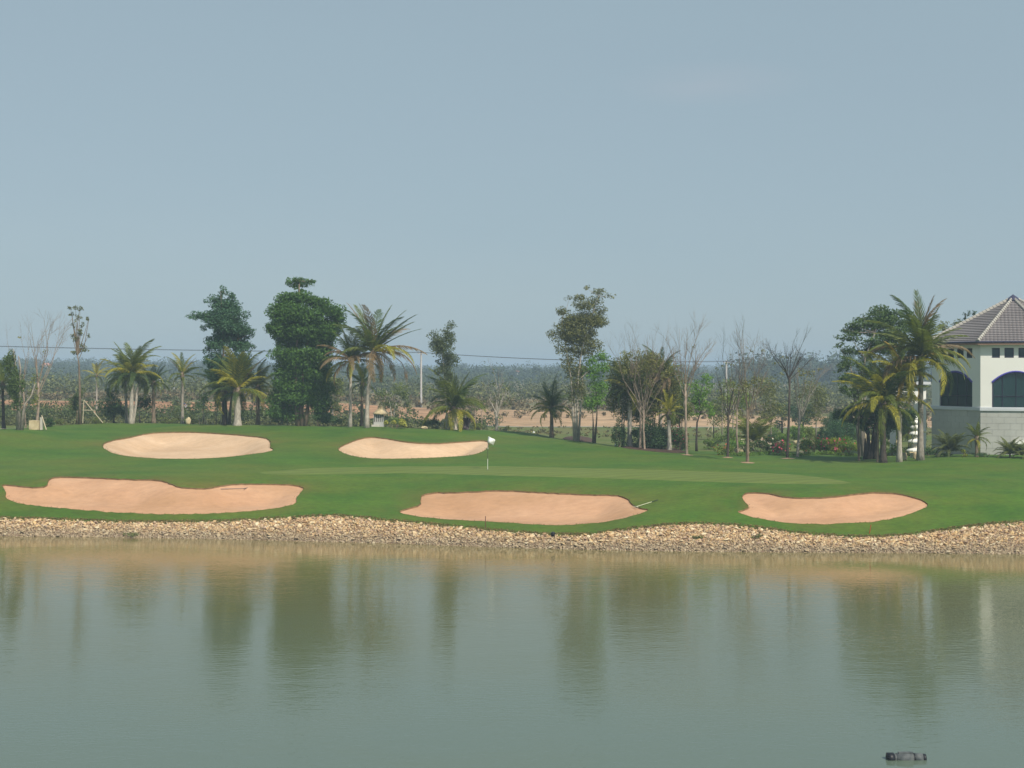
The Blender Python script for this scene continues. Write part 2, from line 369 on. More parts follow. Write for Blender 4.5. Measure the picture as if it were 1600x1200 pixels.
# ------------------------------------------------------------------ near ground: lawn, green, bunkers
B = [
 [(159,698),(165,691),(180,687),(200,684),(220,679),(240,676),(270,675),(300,675),(340,677),(380,680),(410,683),(420,686),(423,692),(422,699),(429,703),(415,707),(390,710),(350,715),(300,717),(260,717),(220,715),(190,712),(170,706)],
 [(527,702),(535,696),(550,690),(560,686),(575,683),(590,683),(610,686),(630,690),(650,692),(680,693),(710,691),(740,689),(755,688),(764,690),(763,700),(750,708),(730,712),(700,714),(660,716),(610,717),(570,716),(545,711),(532,706)],
 [(1,756),(30,760),(60,762),(72,760),(76,752),(80,746),(100,745),(140,746),(200,749),(250,750),(265,755),(280,761),(300,763),(325,763),(345,759),(370,756),(400,756),(440,756),(476,760),(472,768),(462,780),(463,787),(440,793),(400,798),(350,802),(280,804),(220,803),(150,799),(100,795),(50,790),(20,785),(10,778),(8,768)],
 [(620,799),(640,794),(658,789),(657,778),(660,773),(680,769),(700,770),(740,768),(780,766),(820,768),(880,771),(920,773),(960,773),(980,778),(987,788),(1000,794),(1016,796),(1000,803),(970,811),(930,818),(880,821),(840,820),(780,816),(740,814),(700,812),(660,808),(635,804)],
 [(1150,800),(1165,796),(1171,792),(1162,782),(1160,774),(1165,770),(1185,769),(1205,772),(1230,777),(1270,778),(1310,776),(1340,771),(1375,769),(1410,772),(1435,779),(1448,786),(1451,791),(1440,797),(1420,804),(1390,812),(1350,817),(1290,820),(1240,818),(1200,813),(1170,807)],
]
GREEN = [(400,738),(450,734.5),(500,731),(600,729),(760,728),(900,731),(1050,735),(1200,739),(1260,743),(1310,750),(1338,756),(1250,757),(1100,753),(1000,749),(900,746),(760,743),(650,739),(550,741),(480,741.5),(420,741.5)]
def chaikin(p, n=1):
    for _ in range(n):
        q = []
        for i in range(len(p)):
            a, b = p[i], p[(i + 1) % len(p)]
            q += [(a[0] * .75 + b[0] * .25, a[1] * .75 + b[1] * .25), (a[0] * .25 + b[0] * .75, a[1] * .25 + b[1] * .75)]
        p = q
    return p
def toworld(poly, jit=.05, step=.3):
    w_ = [G(u, v).xy for u, v in chaikin(poly, 1)]
    out = []
    for i in range(len(w_)):
        a, b = w_[i], w_[(i + 1) % len(w_)]
        n = max(1, int((b - a).length / step))
        for k in range(n):
            q = a.lerp(b, k / n); out.append((q.x + random.uniform(-jit, jit), q.y + random.uniform(-jit, jit)))
    return np.array(out)
polys = [toworld(p) for p in B] + [toworld(GREEN, .0, 1.0)]
def inpoly(poly, x, y):
    r = np.zeros(len(x), bool); n = len(poly); j = n - 1
    for i in range(n):
        xi, yi = poly[i]; xj, yj = poly[j]
        c = ((yi > y) != (yj > y)) & (x < (xj - xi) * (y - yi) / (yj - yi + 1e-12) + xi); r ^= c; j = i
    return r
def edged(poly, x, y):
    d = np.full(len(x), 1e9); n = len(poly)
    for i in range(n):
        a = poly[i]; b = poly[(i + 1) % n]; ab = b - a; L = ab @ ab + 1e-12
        t = np.clip(((x - a[0]) * ab[0] + (y - a[1]) * ab[1]) / L, 0, 1)
        d = np.minimum(d, np.hypot(x - a[0] - t * ab[0], y - a[1] - t * ab[1]))
    return d
def wander(fy, name, n):   # per-column start/end rows
    return fy
ucols = np.arange(-120, 1721, 5.0); nrow = 105
yw = np.interp(ucols, US, YS); y6 = np.interp(ucols, US, Y6)
s = np.linspace(0, 1, nrow)
pts = []
UU, SS = np.meshgrid(ucols, s, indexing='ij')
YY = yw[:, None] - .15 + (y6 - yw)[:, None] * SS
jx = RNG.uniform(-.03, .03, YY.shape); jx[0] = jx[-1] = 0
XX = (UU - 800) * YY / FPX + jx
px, py = XX.ravel(), YY.ravel()
keep = np.ones(len(px), bool)
for pl in polys:
    lo, hi = pl.min(0) - .3, pl.max(0) + .3
    sel = np.where((px > lo[0]) & (px < hi[0]) & (py > lo[1]) & (py < hi[1]))[0]
    d = edged(pl, px[sel], py[sel]); keep[sel[d < .12]] = False
verts = [Vector((a, b)) for a, b in zip(px[keep], py[keep])]
edges = []
for pl in polys:
    b0 = len(verts); verts += [Vector((a, b)) for a, b in pl]; n = len(pl)
    edges += [(b0 + i, b0 + (i + 1) % n) for i in range(n)]
vo, eo, fo, _, _, _ = delaunay_2d_cdt(verts, edges, [], 0, 1e-5)
VX = np.array([(v.x, v.y) for v in vo]); FO = np.array([f[:] for f in fo if len(f) == 3])
cen = VX[FO].mean(1)
# drop triangles outside the fan (convex hull slivers)
cu = 800 + FPX * cen[:, 0] / cen[:, 1]
ok = (cen[:, 1] > np.interp(cu, US, YS) - .2) & (cen[:, 1] < np.interp(cu, US, Y6) + .05) & (cu > -121) & (cu < 1721)
area2 = (VX[FO[:, 1], 0] - VX[FO[:, 0], 0]) * (VX[FO[:, 2], 1] - VX[FO[:, 0], 1]) - (VX[FO[:, 1], 1] - VX[FO[:, 0], 1]) * (VX[FO[:, 2], 0] - VX[FO[:, 0], 0])
FO = np.where((area2 < 0)[:, None], FO[:, ::-1], FO)
region = np.full(len(FO), -1)
for i, pl in enumerate(polys): region[inpoly(pl, cen[:, 0], cen[:, 1])] = i
H0 = hz(VX[:, 0], VX[:, 1])
def submesh(name, sel, Z, mat):
    f = FO[sel]; used, inv = np.unique(f, return_inverse=True)
    return npmesh(name, np.column_stack([VX[used], Z[used]]), inv.reshape(-1, 3), mat, True)
# side and rear continuations of the lawn as plain grids, joined into the same sheet
def grid(u0, u1, du, ya, yb, rows, drop=0.0):
    uc = np.arange(u0, u1 + .1, du); s = np.linspace(0, 1, rows)
    A = ya(uc); Bq = yb(uc); UU, SS = np.meshgrid(uc, s, indexing='ij')
    Y = A[:, None] + (Bq - A)[:, None] * SS; X = (UU - 800) * Y / FPX
    Z = hz(X, Y) - drop; V = np.column_stack([X.ravel(), Y.ravel(), Z.ravel()])
    i, j = np.meshgrid(np.arange(len(uc) - 1), np.arange(rows - 1), indexing='ij')
    a = (i * rows + j).ravel(); F = np.column_stack([a, a + rows, a + rows + 1, a + 1])
    return V, F
yf = lambda arr, o=0.0: (lambda uc: np.interp(uc, US, arr) + o)
cst = lambda c: (lambda uc: np.full(len(uc), float(c)))
sel = ok & (region == -1)
f = FO[sel]; used, inv = np.unique(f, return_inverse=True)
V0 = np.column_stack([VX[used], H0[used]])
Va, Fa = grid(-2600, -120, 40, yf(YS, -.15), yf(Y6), 40); Vb, Fb = grid(1720, 4200, 40, yf(YS, -.15), yf(Y6), 40)
lawn = link('lawn', npmesh('lawn', np.vstack([V0, Va, Vb]), [inv.reshape(-1, 3), Fa + len(V0), Fb + len(V0) + len(Va)], M['lawn'], True))
dry = np.zeros(len(V0) + len(Va) + len(Vb), dtype=np.float32)
for i in range(5):
    pl = polys[i]; lo, hi = pl.min(0) - 3.5, pl.max(0) + 3.5; cy = pl[:, 1].mean()
    q = np.where((V0[:, 0] > lo[0]) & (V0[:, 0] < hi[0]) & (V0[:, 1] > lo[1]) & (V0[:, 1] < hi[1]))[0]
    d = edged(pl, V0[q, 0], V0[q, 1]); dry[q] = np.maximum(dry[q], np.exp(-d / 1.3) * np.where(V0[q, 1] > cy, 1, .35))
at_ = lawn.data.attributes.new('dry', 'FLOAT', 'POINT'); at_.data.foreach_set('value', dry)
t = M['lawn'].node_tree; b = t.nodes['Principled BSDF']; src = b.inputs['Base Color'].links[0].from_socket
an = N(t, 'ShaderNodeAttribute'); an.attribute_name = 'dry'; ml_ = N(t, 'ShaderNodeMath', operation='MULTIPLY'); t.links.new(an.outputs['Fac'], ml_.inputs[0]); t.links.new(ramp(t, [(.35, (.05,) * 3), (.65, (.7,) * 3)], noise(t, .45, 4, worldpos(t))), ml_.inputs[1])
t.links.new(mixc(t, ml_.outputs[0], src, (.135, .095, .022)), b.inputs['Base Color'])     # dry, trodden turf above the bunker lips
tag(lawn, 'mown green lawn sloping up from the stone bank round the bunkers', kind='structure')
g = link('putting_green', submesh('putting_green', ok & (region == 5), H0, M['green']))
tag(g, 'pale close-mown putting green in a long band behind the flag', kind='structure')
BL = ['pale oval sand bunker on the back slope at the left', 'pale wavy-topped sand bunker on the back slope behind the flag',
      'long orange sand bunker at the far left with a brown rake lying in it', 'orange sand bunker above the stones in the middle of the near slope',
      'orange kidney-shaped sand bunker on the near slope below the building']
bunkers = []
def leafcards0(C, size, cnt):
    C = np.repeat(C, cnt, 0); n = len(C); a = RNG.normal(0, .5, (n, 3)); a[:, 2] = np.abs(a[:, 2]) * .8 + .15; b = RNG.normal(0, 1, (n, 3)); b[:, 2] *= .2
    a /= np.linalg.norm(a, axis=1)[:, None]; b /= np.linalg.norm(b, axis=1)[:, None]; L = size * RNG.uniform(.5, 1.5, (n, 1))
    V = np.stack([C - b * L * .2, C + b * L * .2, C + a * L], 1).reshape(-1, 3); return V, np.arange(n * 3).reshape(-1, 3)
RIMLEAF = leafmat((.085, .095, .015), .45, .2, 'rim')
def sandz(i, x, y):
    d = edged(polys[i], x, y); dep = (.95, .85, .6, .6, .6)[i]; wid = (3.2, 3.0, 2.6, 2.8, 2.6)[i]
    q = np.clip(d / wid, 0, 1); q = q * q * (3 - 2 * q)
    return hz(x, y) - .09 - dep * q + .02 * np.sin(x * 2.1 + y) * np.clip(d, 0, 1)
for i in range(5):
    sl = ok & (region == i); fs = FO[sl]; used = np.unique(fs); Z = H0.copy()
    Z[used] = sandz(i, VX[used, 0], VX[used, 1])
    e = empty('sand_bunker', (0, 0, 0), BL[i], 'sand bunker', 'sand bunkers round the putting green'); bunkers.append(e)
    c = polys[i].mean(0); cz = hz1(c[0], c[1]); e.location = (c[0], c[1], cz)
    me = submesh('sand', sl, Z, M['sandB'] if i < 2 else M['sandA']); me.transform(Matrix.Translation((-c[0], -c[1], -cz))); link('sand', me, e)
    pl = polys[i]; n = len(pl); mb = MB(); zt = hz(pl[:, 0], pl[:, 1]) + .01
    ctr = pl.mean(0)
    mb.v = [(p[0] - c[0], p[1] - c[1], z - cz) for p, z in zip(pl, zt)] + [(p[0] - c[0], p[1] - c[1], z - .2 - cz) for p, z in zip(pl, zt)]
    mb.f = [(k, (k + 1) % n, n + (k + 1) % n, n + k) for k in range(n)]
    mb.build('lip', M['lip'], e)
    q = np.repeat(np.column_stack([pl[:, 0] - c[0], pl[:, 1] - c[1], zt - cz]), 3, 0) + RNG.normal(0, .09, (3 * n, 3)) * np.array([1, 1, .1])
    Vt, Ft = leafcards0(q, .05, 5)
    tag(link('rim_grass', npmesh('rim_grass', Vt, Ft, RIMLEAF), e), kind='stuff')

# stone bank bed (under the loose stones, running on under water as the lake floor)
V, F = grid(-2600, 4200, 20, yf(YW, -6), yf(YS, .1), 16, .05)
tag(link('bank', npmesh('bank', V, F, M['bankbase'], True)), 'rubble bank under the stones at the water line', kind='structure')
bank = bpy.data.objects['bank']
V, F = grid(-2600, 4200, 10, yf(Y6, -1.5), cst(200), 60, .04)
tag(link('rough_ground', npmesh('rough_ground', V, F, M['rough'], True)), 'rough grass between the mound and the dirt road', kind='structure')
V, F = grid(-2600, 4200, 8, cst(200), cst(230), 24, 0)
V[:, 2] += np.where((V[:, 1] > 202) & (V[:, 1] < 228), .18 * np.sin(V[:, 0] * .35 + 2 * np.sin(V[:, 1] * .5)) * np.sin(V[:, 1] * 1.1), 0)
tag(link('dirt_road', npmesh('dirt_road', V, F, M['dirt'], True)), 'bare orange dirt road and earth bank behind the trees', kind='structure')
V, F = grid(-2600, 4200, 20, cst(230), cst(520), 60, 0); V2, F2 = grid(-2600, 4200, 40, cst(520), cst(1200), 30); V3, F3 = grid(-2600, 4200, 80, cst(1200), cst(9000), 20)
tag(link('plain', npmesh('plain', np.vstack([V, V2, V3]), [F, F2 + len(V), F3 + len(V) + len(V2)], M['plain'], True)), 'flat scrubland reaching to the horizon', kind='structure')

# lake
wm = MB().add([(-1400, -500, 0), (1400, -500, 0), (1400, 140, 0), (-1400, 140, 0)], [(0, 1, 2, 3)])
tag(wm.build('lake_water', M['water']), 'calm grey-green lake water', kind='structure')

# ------------------------------------------------------------------ stones of the bank
phi = (1 + 5 ** .5) / 2
ico = np.array([(-1, phi, 0), (1, phi, 0), (-1, -phi, 0), (1, -phi, 0), (0, -1, phi), (0, 1, phi), (0, -1, -phi), (0, 1, -phi), (phi, 0, -1), (phi, 0, 1), (-phi, 0, -1), (-phi, 0, 1)]) / 1.9
icof = np.array([(0, 11, 5), (0, 5, 1), (0, 1, 7), (0, 7, 10), (0, 10, 11), (1, 5, 9), (5, 11, 4), (11, 10, 2), (10, 7, 6), (7, 1, 8), (3, 9, 4), (3, 4, 2), (3, 2, 6), (3, 6, 8), (3, 8, 9), (4, 9, 5), (2, 4, 11), (6, 2, 10), (8, 6, 7), (9, 8, 1)])
shapes = []
for k in range(8):
    sh = ico * RNG.uniform(.72, 1.2, (12, 1)) * np.array([1.0, .8, .45]) + RNG.normal(0, .06, (12, 3)); shapes.append(sh)
def rotmats(n, tilt=.6):
    a = RNG.uniform(0, 2 * np.pi, n); b = RNG.normal(0, tilt, n); c = RNG.normal(0, tilt, n)
    ca, sa, cb, sb, cc, sc_ = np.cos(a), np.sin(a), np.cos(b), np.sin(b), np.cos(c), np.sin(c)
    R = np.empty((n, 3, 3))
    R[:, 0, 0] = ca * cb; R[:, 0, 1] = ca * sb * sc_ - sa * cc; R[:, 0, 2] = ca * sb * cc + sa * sc_
    R[:, 1, 0] = sa * cb; R[:, 1, 1] = sa * sb * sc_ + ca * cc; R[:, 1, 2] = sa * sb * cc - ca * sc_
    R[:, 2, 0] = -sb; R[:, 2, 1] = cb * sc_; R[:, 2, 2] = cb * cc
    return R
n = 52000
su = RNG.uniform(-160, 1760, n); t_ = RNG.uniform(-.12, .99, n)
ysw, yss = np.interp(su, US, YW), np.interp(su, US, YS)
sy = ysw + (yss - ysw) * t_; sx = (su - 800) * sy / FPX; sz = hz(sx, sy)
keepn = RNG.uniform(0, 1, n) < np.clip((yss - ysw) / 2.6, .3, 1.0); keepn &= t_ > -.03; su, t_, sy, sx, sz = [q[keepn] for q in (su, t_, sy, sx, sz)]; n = len(su)
ssz = (RNG.lognormal(math.log(.054), .45, n) * (.75 + .4 * np.clip(t_[:], 0, 1))).clip(.03, .2)
R = rotmats(n); Vs = np.empty((n, 12, 3)); kk = RNG.integers(0, 8, n)
for k in range(8):
    q = kk == k; Vs[q] = np.einsum('nij,mj->nmi', R[q], shapes[k]) * ssz[q][:, None, None]
Vs += np.column_stack([sx, sy, sz + ssz * .02])[:, None, :]
Fs = (icof[None] + (np.arange(n) * 12)[:, None, None]).reshape(-1, 3)
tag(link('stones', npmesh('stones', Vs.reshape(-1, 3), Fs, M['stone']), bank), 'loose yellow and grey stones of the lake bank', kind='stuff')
smesh = [npmesh('stone', sh, icof, M['stone1']) for sh in shapes]
for k in range(290):
    u = random.uniform(-10, 1610); tt = random.uniform(.02, .98)
    y = float(np.interp(u, US, YW)); y = y + (float(np.interp(u, US, YS)) - y) * tt; x = (u - 800) * y / FPX; s_ = random.uniform(.11, .20)
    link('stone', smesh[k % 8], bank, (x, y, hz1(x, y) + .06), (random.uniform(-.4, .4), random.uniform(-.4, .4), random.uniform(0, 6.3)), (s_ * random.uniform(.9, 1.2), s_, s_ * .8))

# ------------------------------------------------------------------ vegetation builders
def leafcards(C, Rr, cnt, size, aspect=.45, shell=.5, upb=.35, rng=RNG):
    """C (n,3) clump centres, Rr (n,3) radii, cnt leaves per clump -> V, F"""
    C = np.repeat(np.asarray(C, float), cnt, 0); Rr = np.repeat(np.asarray(Rr, float), cnt, 0); n = len(C)
    d = rng.normal(0, 1, (n, 3)); d /= np.linalg.norm(d, axis=1)[:, None]
    r = shell + (1.05 - shell) * rng.uniform(0, 1, n) ** .7
    p = C + d * Rr * r[:, None]
    nn = d * .6 + rng.normal(0, .6, (n, 3)) + np.array([0, 0, upb]); nn /= np.linalg.norm(nn, axis=1)[:, None]
    a = np.cross(nn, rng.normal(0, 1, (n, 3))); a /= np.linalg.norm(a, axis=1)[:, None] + 1e-9
    b = np.cross(nn, a); L = size * rng.uniform(.6, 1.35, n)[:, None]
    V = np.stack([p - a * L * .5, p + b * L * aspect * .5, p + a * L * .5 - nn * L * .12, p - b * L * aspect * .5], 1).reshape(-1, 3)
    F = np.arange(n * 4).reshape(-1, 4)
    return V, F

def subclumps(c, r, k):
    """split an ellipsoid into k smaller uneven clumps"""
    d = RNG.normal(0, 1, (k, 3)); d /= np.linalg.norm(d, axis=1)[:, None]
    rr = RNG.uniform(.15, .85, k)[:, None] ** .6
    s_ = RNG.uniform(.40, .64, (k, 1))
    return np.array(c)[None] + d * np.array(r)[None] * rr, np.array(r)[None] * s_ * np.array([1, 1, .8])

def twigs(mb, p, d, L, r, depth, spread=.45, n=3, sides=3, tips=None, upw=.15):
    q = p + d * L; mid = p + d * L * .5 + Vector((random.uniform(-1, 1), random.uniform(-1, 1), random.uniform(-1, 1))) * L * .05
    mb.tube([p, mid, q], [r, r * .85, r * .65], sides, False)
    if depth == 0:
        if tips is not None: tips.append(q)
        return
    for k in range(n):
        dd = (d + Vector((random.gauss(0, spread), random.gauss(0, spread), random.gauss(0, spread * .6) + upw))).normalized()
        st = q if k == 0 else p + d * L * random.uniform(.35, .98)
        twigs(mb, st, dd, L * random.uniform(.6, .88), r * .6, depth - 1, spread, n, sides, tips, upw)

def tree(name, label, cat, base, stems, clumps, leaf, bark='bark_grey', lsize=.26, dens=1.0, r0=.14, group=None, depthk=.8, kscale=1.0, shell=.45, var=.35, branch=True, lname='crown', fluff=1.0):
    """base: Vector; stems: list of photo polylines above the base; clumps: (u, v, ru, rv) in photo px at the tree's distance"""
    Y = base.y; k = Y / FPX
    root = empty(name, base, label, cat, group)
    tb = MB(); tops = []
    for st in stems:
        pl = [Vector((0, 0, -.3))]
        yo = random.uniform(-.5, .5)
        for i, (u, v) in enumerate(st):
            q = P(u, v, Y) - base; q.y += yo * (i + 1) / len(st); pl.append(q)
        pl[0].x = pl[1].x + (0 if len(st) < 3 else (pl[0].x - pl[1].x) * .5); pl[0].z = -.3
        m_ = len(pl); rs = [r0 * (1 - .72 * i / (m_ - 1)) for i in range(m_)]; rs[0] *= 1.25
        tb.tube(pl, rs, 7); tops.append(pl)
    C = []; Rr = []; cnt = []
    for (u, v, ru, rv) in clumps:
        c = P(u, v, Y) - base; rx = ru * k; rz = rv * k; ry = max(.35, (rx + rz) * .5 * depthk)
        c.y += random.uniform(-.5, .5) * ry
        ns = max(4, int(3 + rx * rz * 5.0 * kscale)); cc, rr = subclumps(c, (rx, ry, rz), ns)
        rr = np.maximum(rr * fluff, .16)
        C.append(cc); Rr.append(rr)
        area = (rr[:, 0] * rr[:, 2] * math.pi); cnt.append(np.maximum(5, area / (lsize * lsize * .45) * 2.7 * dens).astype(int))
        if branch:
            pl = min(tops, key=lambda t: min((q - c).length for q in t)); st = min(pl[1:], key=lambda q: (q - c).length + max(0, q.z - c.z) * 2)
            if (st - c).length > .3:
                mid = st.lerp(c, .5) + Vector((0, 0, -.12)); tb.tube([st, mid, c], [r0 * .32, r0 * .22, r0 * .08], 4, False)
            for qq in cc[:max(3, len(cc) // 2)]:
                tb.tube([c, Vector(qq)], [r0 * .12, r0 * .04], 3, False)
    tb.build('trunk', M[bark], root, True)
    C = np.vstack(C); Rr = np.vstack(Rr); cnt = np.concatenate(cnt)
    V, F = leafcards(C, Rr, cnt, lsize, shell=shell)
    link(lname, npmesh('crown', V, F, leafmat(leaf, var)), root)
    return root

def bare(label, base, fork, tips, bark='twig', r0=.10, tufts=None, leaf=(.10, .11, .04), group='bare young trees', depth=4, nst=5, spread=.28, lsize=.2, name='bare_tree', nbr=3):
    """fork (u, v): where the limbs start; tips: list of (u, v) the main limbs aim at; tufts: (u,v,ru,rv)"""
    root = empty(name, base, label, 'tree', group); Y = base.y; k = Y / FPX
    mb = MB(); f = P(fork[0], fork[1], Y) - base
    wob = Vector((random.uniform(-.12, .12), 0, 0))
    mb.tube([Vector((0, 0, -.3)), Vector((0, 0, .1)), f * .5 + wob, f], [r0 * 1.3, r0 * 1.05, r0 * .85, r0 * .7], 6)
    lb = MB()
    for (u, v) in tips:
        q = P(u, v, Y) - base; q.y += random.uniform(-.8, .8); d = q - f; L = d.length
        s0 = (f * .55).lerp(f, random.uniform(.3, 1)) if random.random() < .5 else f
        d = q - s0; L = d.length
        pm = s0 + d * .5 + Vector((random.uniform(-.1, .1) * L, random.uniform(-.08, .08) * L, 0))
        lb.tube([s0, pm, q], [r0 * .34, r0 * .2, r0 * .05], 4, False)
        dn = d.normalized()
        for j in range(nst):
            tt = random.uniform(.25, .95); p = s0.lerp(pm, tt * 2) if tt < .5 else pm.lerp(q, tt * 2 - 1)
            dd = (dn + Vector((random.gauss(0, spread), random.gauss(0, spread), random.gauss(0, spread) + .1))).normalized()
            twigs(lb, p, dd, L * random.uniform(.12, .22), r0 * .09, max(1, depth - 2), spread * 1.2, nbr)
    mb.build('trunk', M[bark], root, True); lb.build('branches', M[bark], root)
    if tufts:
        C = []; Rr = []; cnt = []
        for (u, v, ru, rv) in tufts:
            c = P(u, v, Y) - base; rx, rz = ru * k, rv * k; ry = (rx + rz) * .5; c.y += random.uniform(-.5, .5) * ry
            cc, rr = subclumps(c, (rx, ry, rz), max(3, int(2 + rx * rz * 3))); C.append(cc); Rr.append(np.maximum(rr, .12))
            cnt.append(np.maximum(4, rr[:, 0] * rr[:, 2] * 3.14 / (lsize * lsize * .45) * 1.1).astype(int))
        V, F = leafcards(np.vstack(C), np.vstack(Rr), np.concatenate(cnt), lsize, shell=.2)
        link('leaves', npmesh('leaves', V, F, leafmat(leaf, .4)), root)
    return root

# palm frond meshes (length 1 m along +X), cached by bend and colour
_fr = {}
def frond_mesh(bend, tint, seed=0):
    key = (bend, tint, seed)
    if key in _fr: return _fr[key]
    rs = random.Random(seed * 31 + bend * 7 + 3)
    tot = math.radians((25, 60, 100, 135)[bend]); n = 14
    pts = [Vector((0, 0, 0))]; ang = 0.0; tg = []
    for i in range(n):
        t = i / n; ang = -tot * t ** 1.3; d = Vector((math.cos(ang), 0, math.sin(ang))); tg.append(d); pts.append(pts[-1] + d / n)
    tg.append(tg[-1])
    mb = MB(); mb.tube(pts, [.016 * (1 - .85 * i / n) + .0015 for i in range(n + 1)], 3, False)
    nl = 34
    for sgn in (-1, 1):
        for j in range(nl):
            t = .10 + .90 * (j + rs.uniform(-.3, .3)) / nl
            if rs.random() < .06: continue
            x = min(max(t * n, 0), n - .01); i = int(x); p = pts[i].lerp(pts[i + 1], x - i); d = tg[i]
            L = (.19 if bend == 0 else .25) * (math.sin(math.pi * min(1, .18 + .80 * t)) ** .8) * rs.uniform(.8, 1.15) + .03
            fw = (1.3 if bend == 0 else .55) + .5 * t + rs.uniform(-.15, .15)
            side = Vector((0, sgn, 0)) * (1 - .16 * bend * t); L *= (1 - .09 * bend); up = Vector((-d.z, 0, d.x))
            dr = rs.uniform(.0, .25) + .12 * bend
            d1 = (side + d * fw + up * (.15 - dr * .4)).normalized(); d2 = (side * (.9 - .15 * bend) + d * fw + Vector((0, 0, -1)) * (dr + (.1 if bend == 0 else .45) + .28 * bend)).normalized()
            w_ = .0125; wv_ = d * w_
            a = p; m_ = p + d1 * L * .45; e = m_ + d2 * L * .6
            mb.add([a - wv_ * .6, a + wv_ * .6, m_ + wv_, m_ - wv_, e], [(0, 1, 2, 3), (3, 2, 4)])
    me = mb.mesh('frond', leafmat(tint, .25, .35, 'frond')); _fr[key] = me; return me

GRN, DGR, YGR, ORG, BRN = (.085, .115, .022), (.045, .078, .024), (.21, .21, .03), (.30, .22, .05), (.17, .13, .085)
def palm(label, base, crown, R, n=18, tints=None, trunk='bark_grey', r0=.16, up=.5, name='palm_tree', group='palm trees', stemmid=None, extra=None, wind=0.0, droop=1.0):
    """crown (u, v) head of the trunk; R frond length in photo px; up: share of upright fronds"""
    Y = base.y; k = Y / FPX; root = empty(name, base, label, 'palm tree', group)
    h = P(crown[0], crown[1], Y) - base
    mid = (h * .5) if stemmid is None else (P(stemmid[0], stemmid[1], Y) - base)
    pl = []; 
    for i in range(9):
        t = i / 8; q = (1 - t) ** 2 * Vector((0, 0, -.25)) + 2 * t * (1 - t) * mid + t * t * h; pl.append(q)
    rr = [r0 * (1.55 if i == 0 else 1.15 if i == 1 else 1.0 - .035 * i) for i in range(9)]
    MB().tube(pl, rr, 8).build('trunk', M[trunk], root, True)
    # leaf-base knob
    MB().tube([h - Vector((0, 0, .45)), h + Vector((0, 0, .05)), h + Vector((0, 0, .5))], [r0 * .85, r0 * 1.5, r0 * .4], 7).build('crownshaft', M['bark_brown'], root, True)
    L0 = R * k; tints = tints or [GRN, GRN, DGR, YGR]
    rs = random.Random(int(crown[0] * 7 + crown[1]))
    for i in range(n):
        az = i * 2.39996 + rs.uniform(-.25, .25); f = i / max(1, n - 1)         # f: 0 newest/upright .. 1 oldest/low
        el = math.radians((84 - 98 * f ** (.75 + .75 * up)) + rs.uniform(-14, 14))
        bend = min(3, max(0, int(round((f * 3.0) * droop + rs.uniform(-.4, .4)))))
        if f < .25: bend = rs.choice((0, 1))
        ti = tints[min(len(tints) - 1, int(f * len(tints) * .999))] if rs.random() < .7 else rs.choice(tints)
        me = frond_mesh(bend, ti, i % 3)
        L = L0 * rs.uniform(.78, 1.18) * (1.12 - .15 * f)
        az2 = az
        if wind: 
            dx = math.cos(az) * math.cos(el) + wind; az2 = math.atan2(math.sin(az) * math.cos(el), dx)
        eu = (Matrix.Rotation(az2, 4, 'Z') @ Matrix.Rotation(-el, 4, 'Y') @ Matrix.Rotation(rs.uniform(-.4, .4), 4, 'X')).to_euler()
        link('frond', me, root, h + Vector((0, 0, .2 * (1 - f))), eu, L)
    for (az, el, b_, ti, lk) in (extra or []):
        eu = (Matrix.Rotation(math.radians(az), 4, 'Z') @ Matrix.Rotation(-math.radians(el), 4, 'Y')).to_euler()
        link('frond', frond_mesh(b_, ti, 1), root, h + Vector((0, 0, .1)), eu, L0 * lk)
    return root

def shrub(label, base, wpx, hpx, leaf, name='shrub', cat='shrub', flower=None, nfl=60, lsize=.16, group=None, dens=1.0, box=False, stem='bark_brown', fsize=.10):
    Y = base.y; k = Y / FPX; rx, rz = wpx * k / 2, hpx * k / 2; ry = rx * .8
    root = empty(name, base, label, cat, group)
    sb = MB()
    for j in range(4):
        a = random.uniform(0, 6.3); sb.tube([(0, 0, -.1), (math.cos(a) * rx * .5, math.sin(a) * ry * .5, rz * 1.1)], [.035, .012], 4, False)
    sb.build('stem', M[stem], root)
    if box:
        nn = max(6, int(rx * rz * 14)); cc = RNG.uniform(-1, 1, (nn, 3)) * np.array([rx * .95, ry * .8, rz * .8]) + np.array([0, 0, rz]); rr = np.full((nn, 3), .16)
    else:
        cc, rr = subclumps((0, 0, rz), (rx * .9, ry * .9, rz), max(5, int(4 + rx * rz * 9)))
        cc[:, 2] = np.maximum(cc[:, 2], .1); rr = np.maximum(rr, .1)
    cnt = np.maximum(6, rr[:, 0] * rr[:, 2] * 3.14 / (lsize * lsize * .45) * 3.0 * dens).astype(int)
    V, F = leafcards(cc, rr, cnt, lsize, shell=.3); V[:, 2] = np.maximum(V[:, 2], .0)
    link('foliage', npmesh('foliage', V, F, leafmat(leaf, .4)), root)
    if flower:
        V, F = leafcards(cc + np.array([0, 0, .06]), rr * 1.12, np.full(len(cc), max(2, nfl // len(cc))), fsize, aspect=.9, shell=.85)
        tag(link('flowers', npmesh('flowers', V, F, leafmat(flower, .2, .2, 'petal')), root), kind='stuff')
    return root

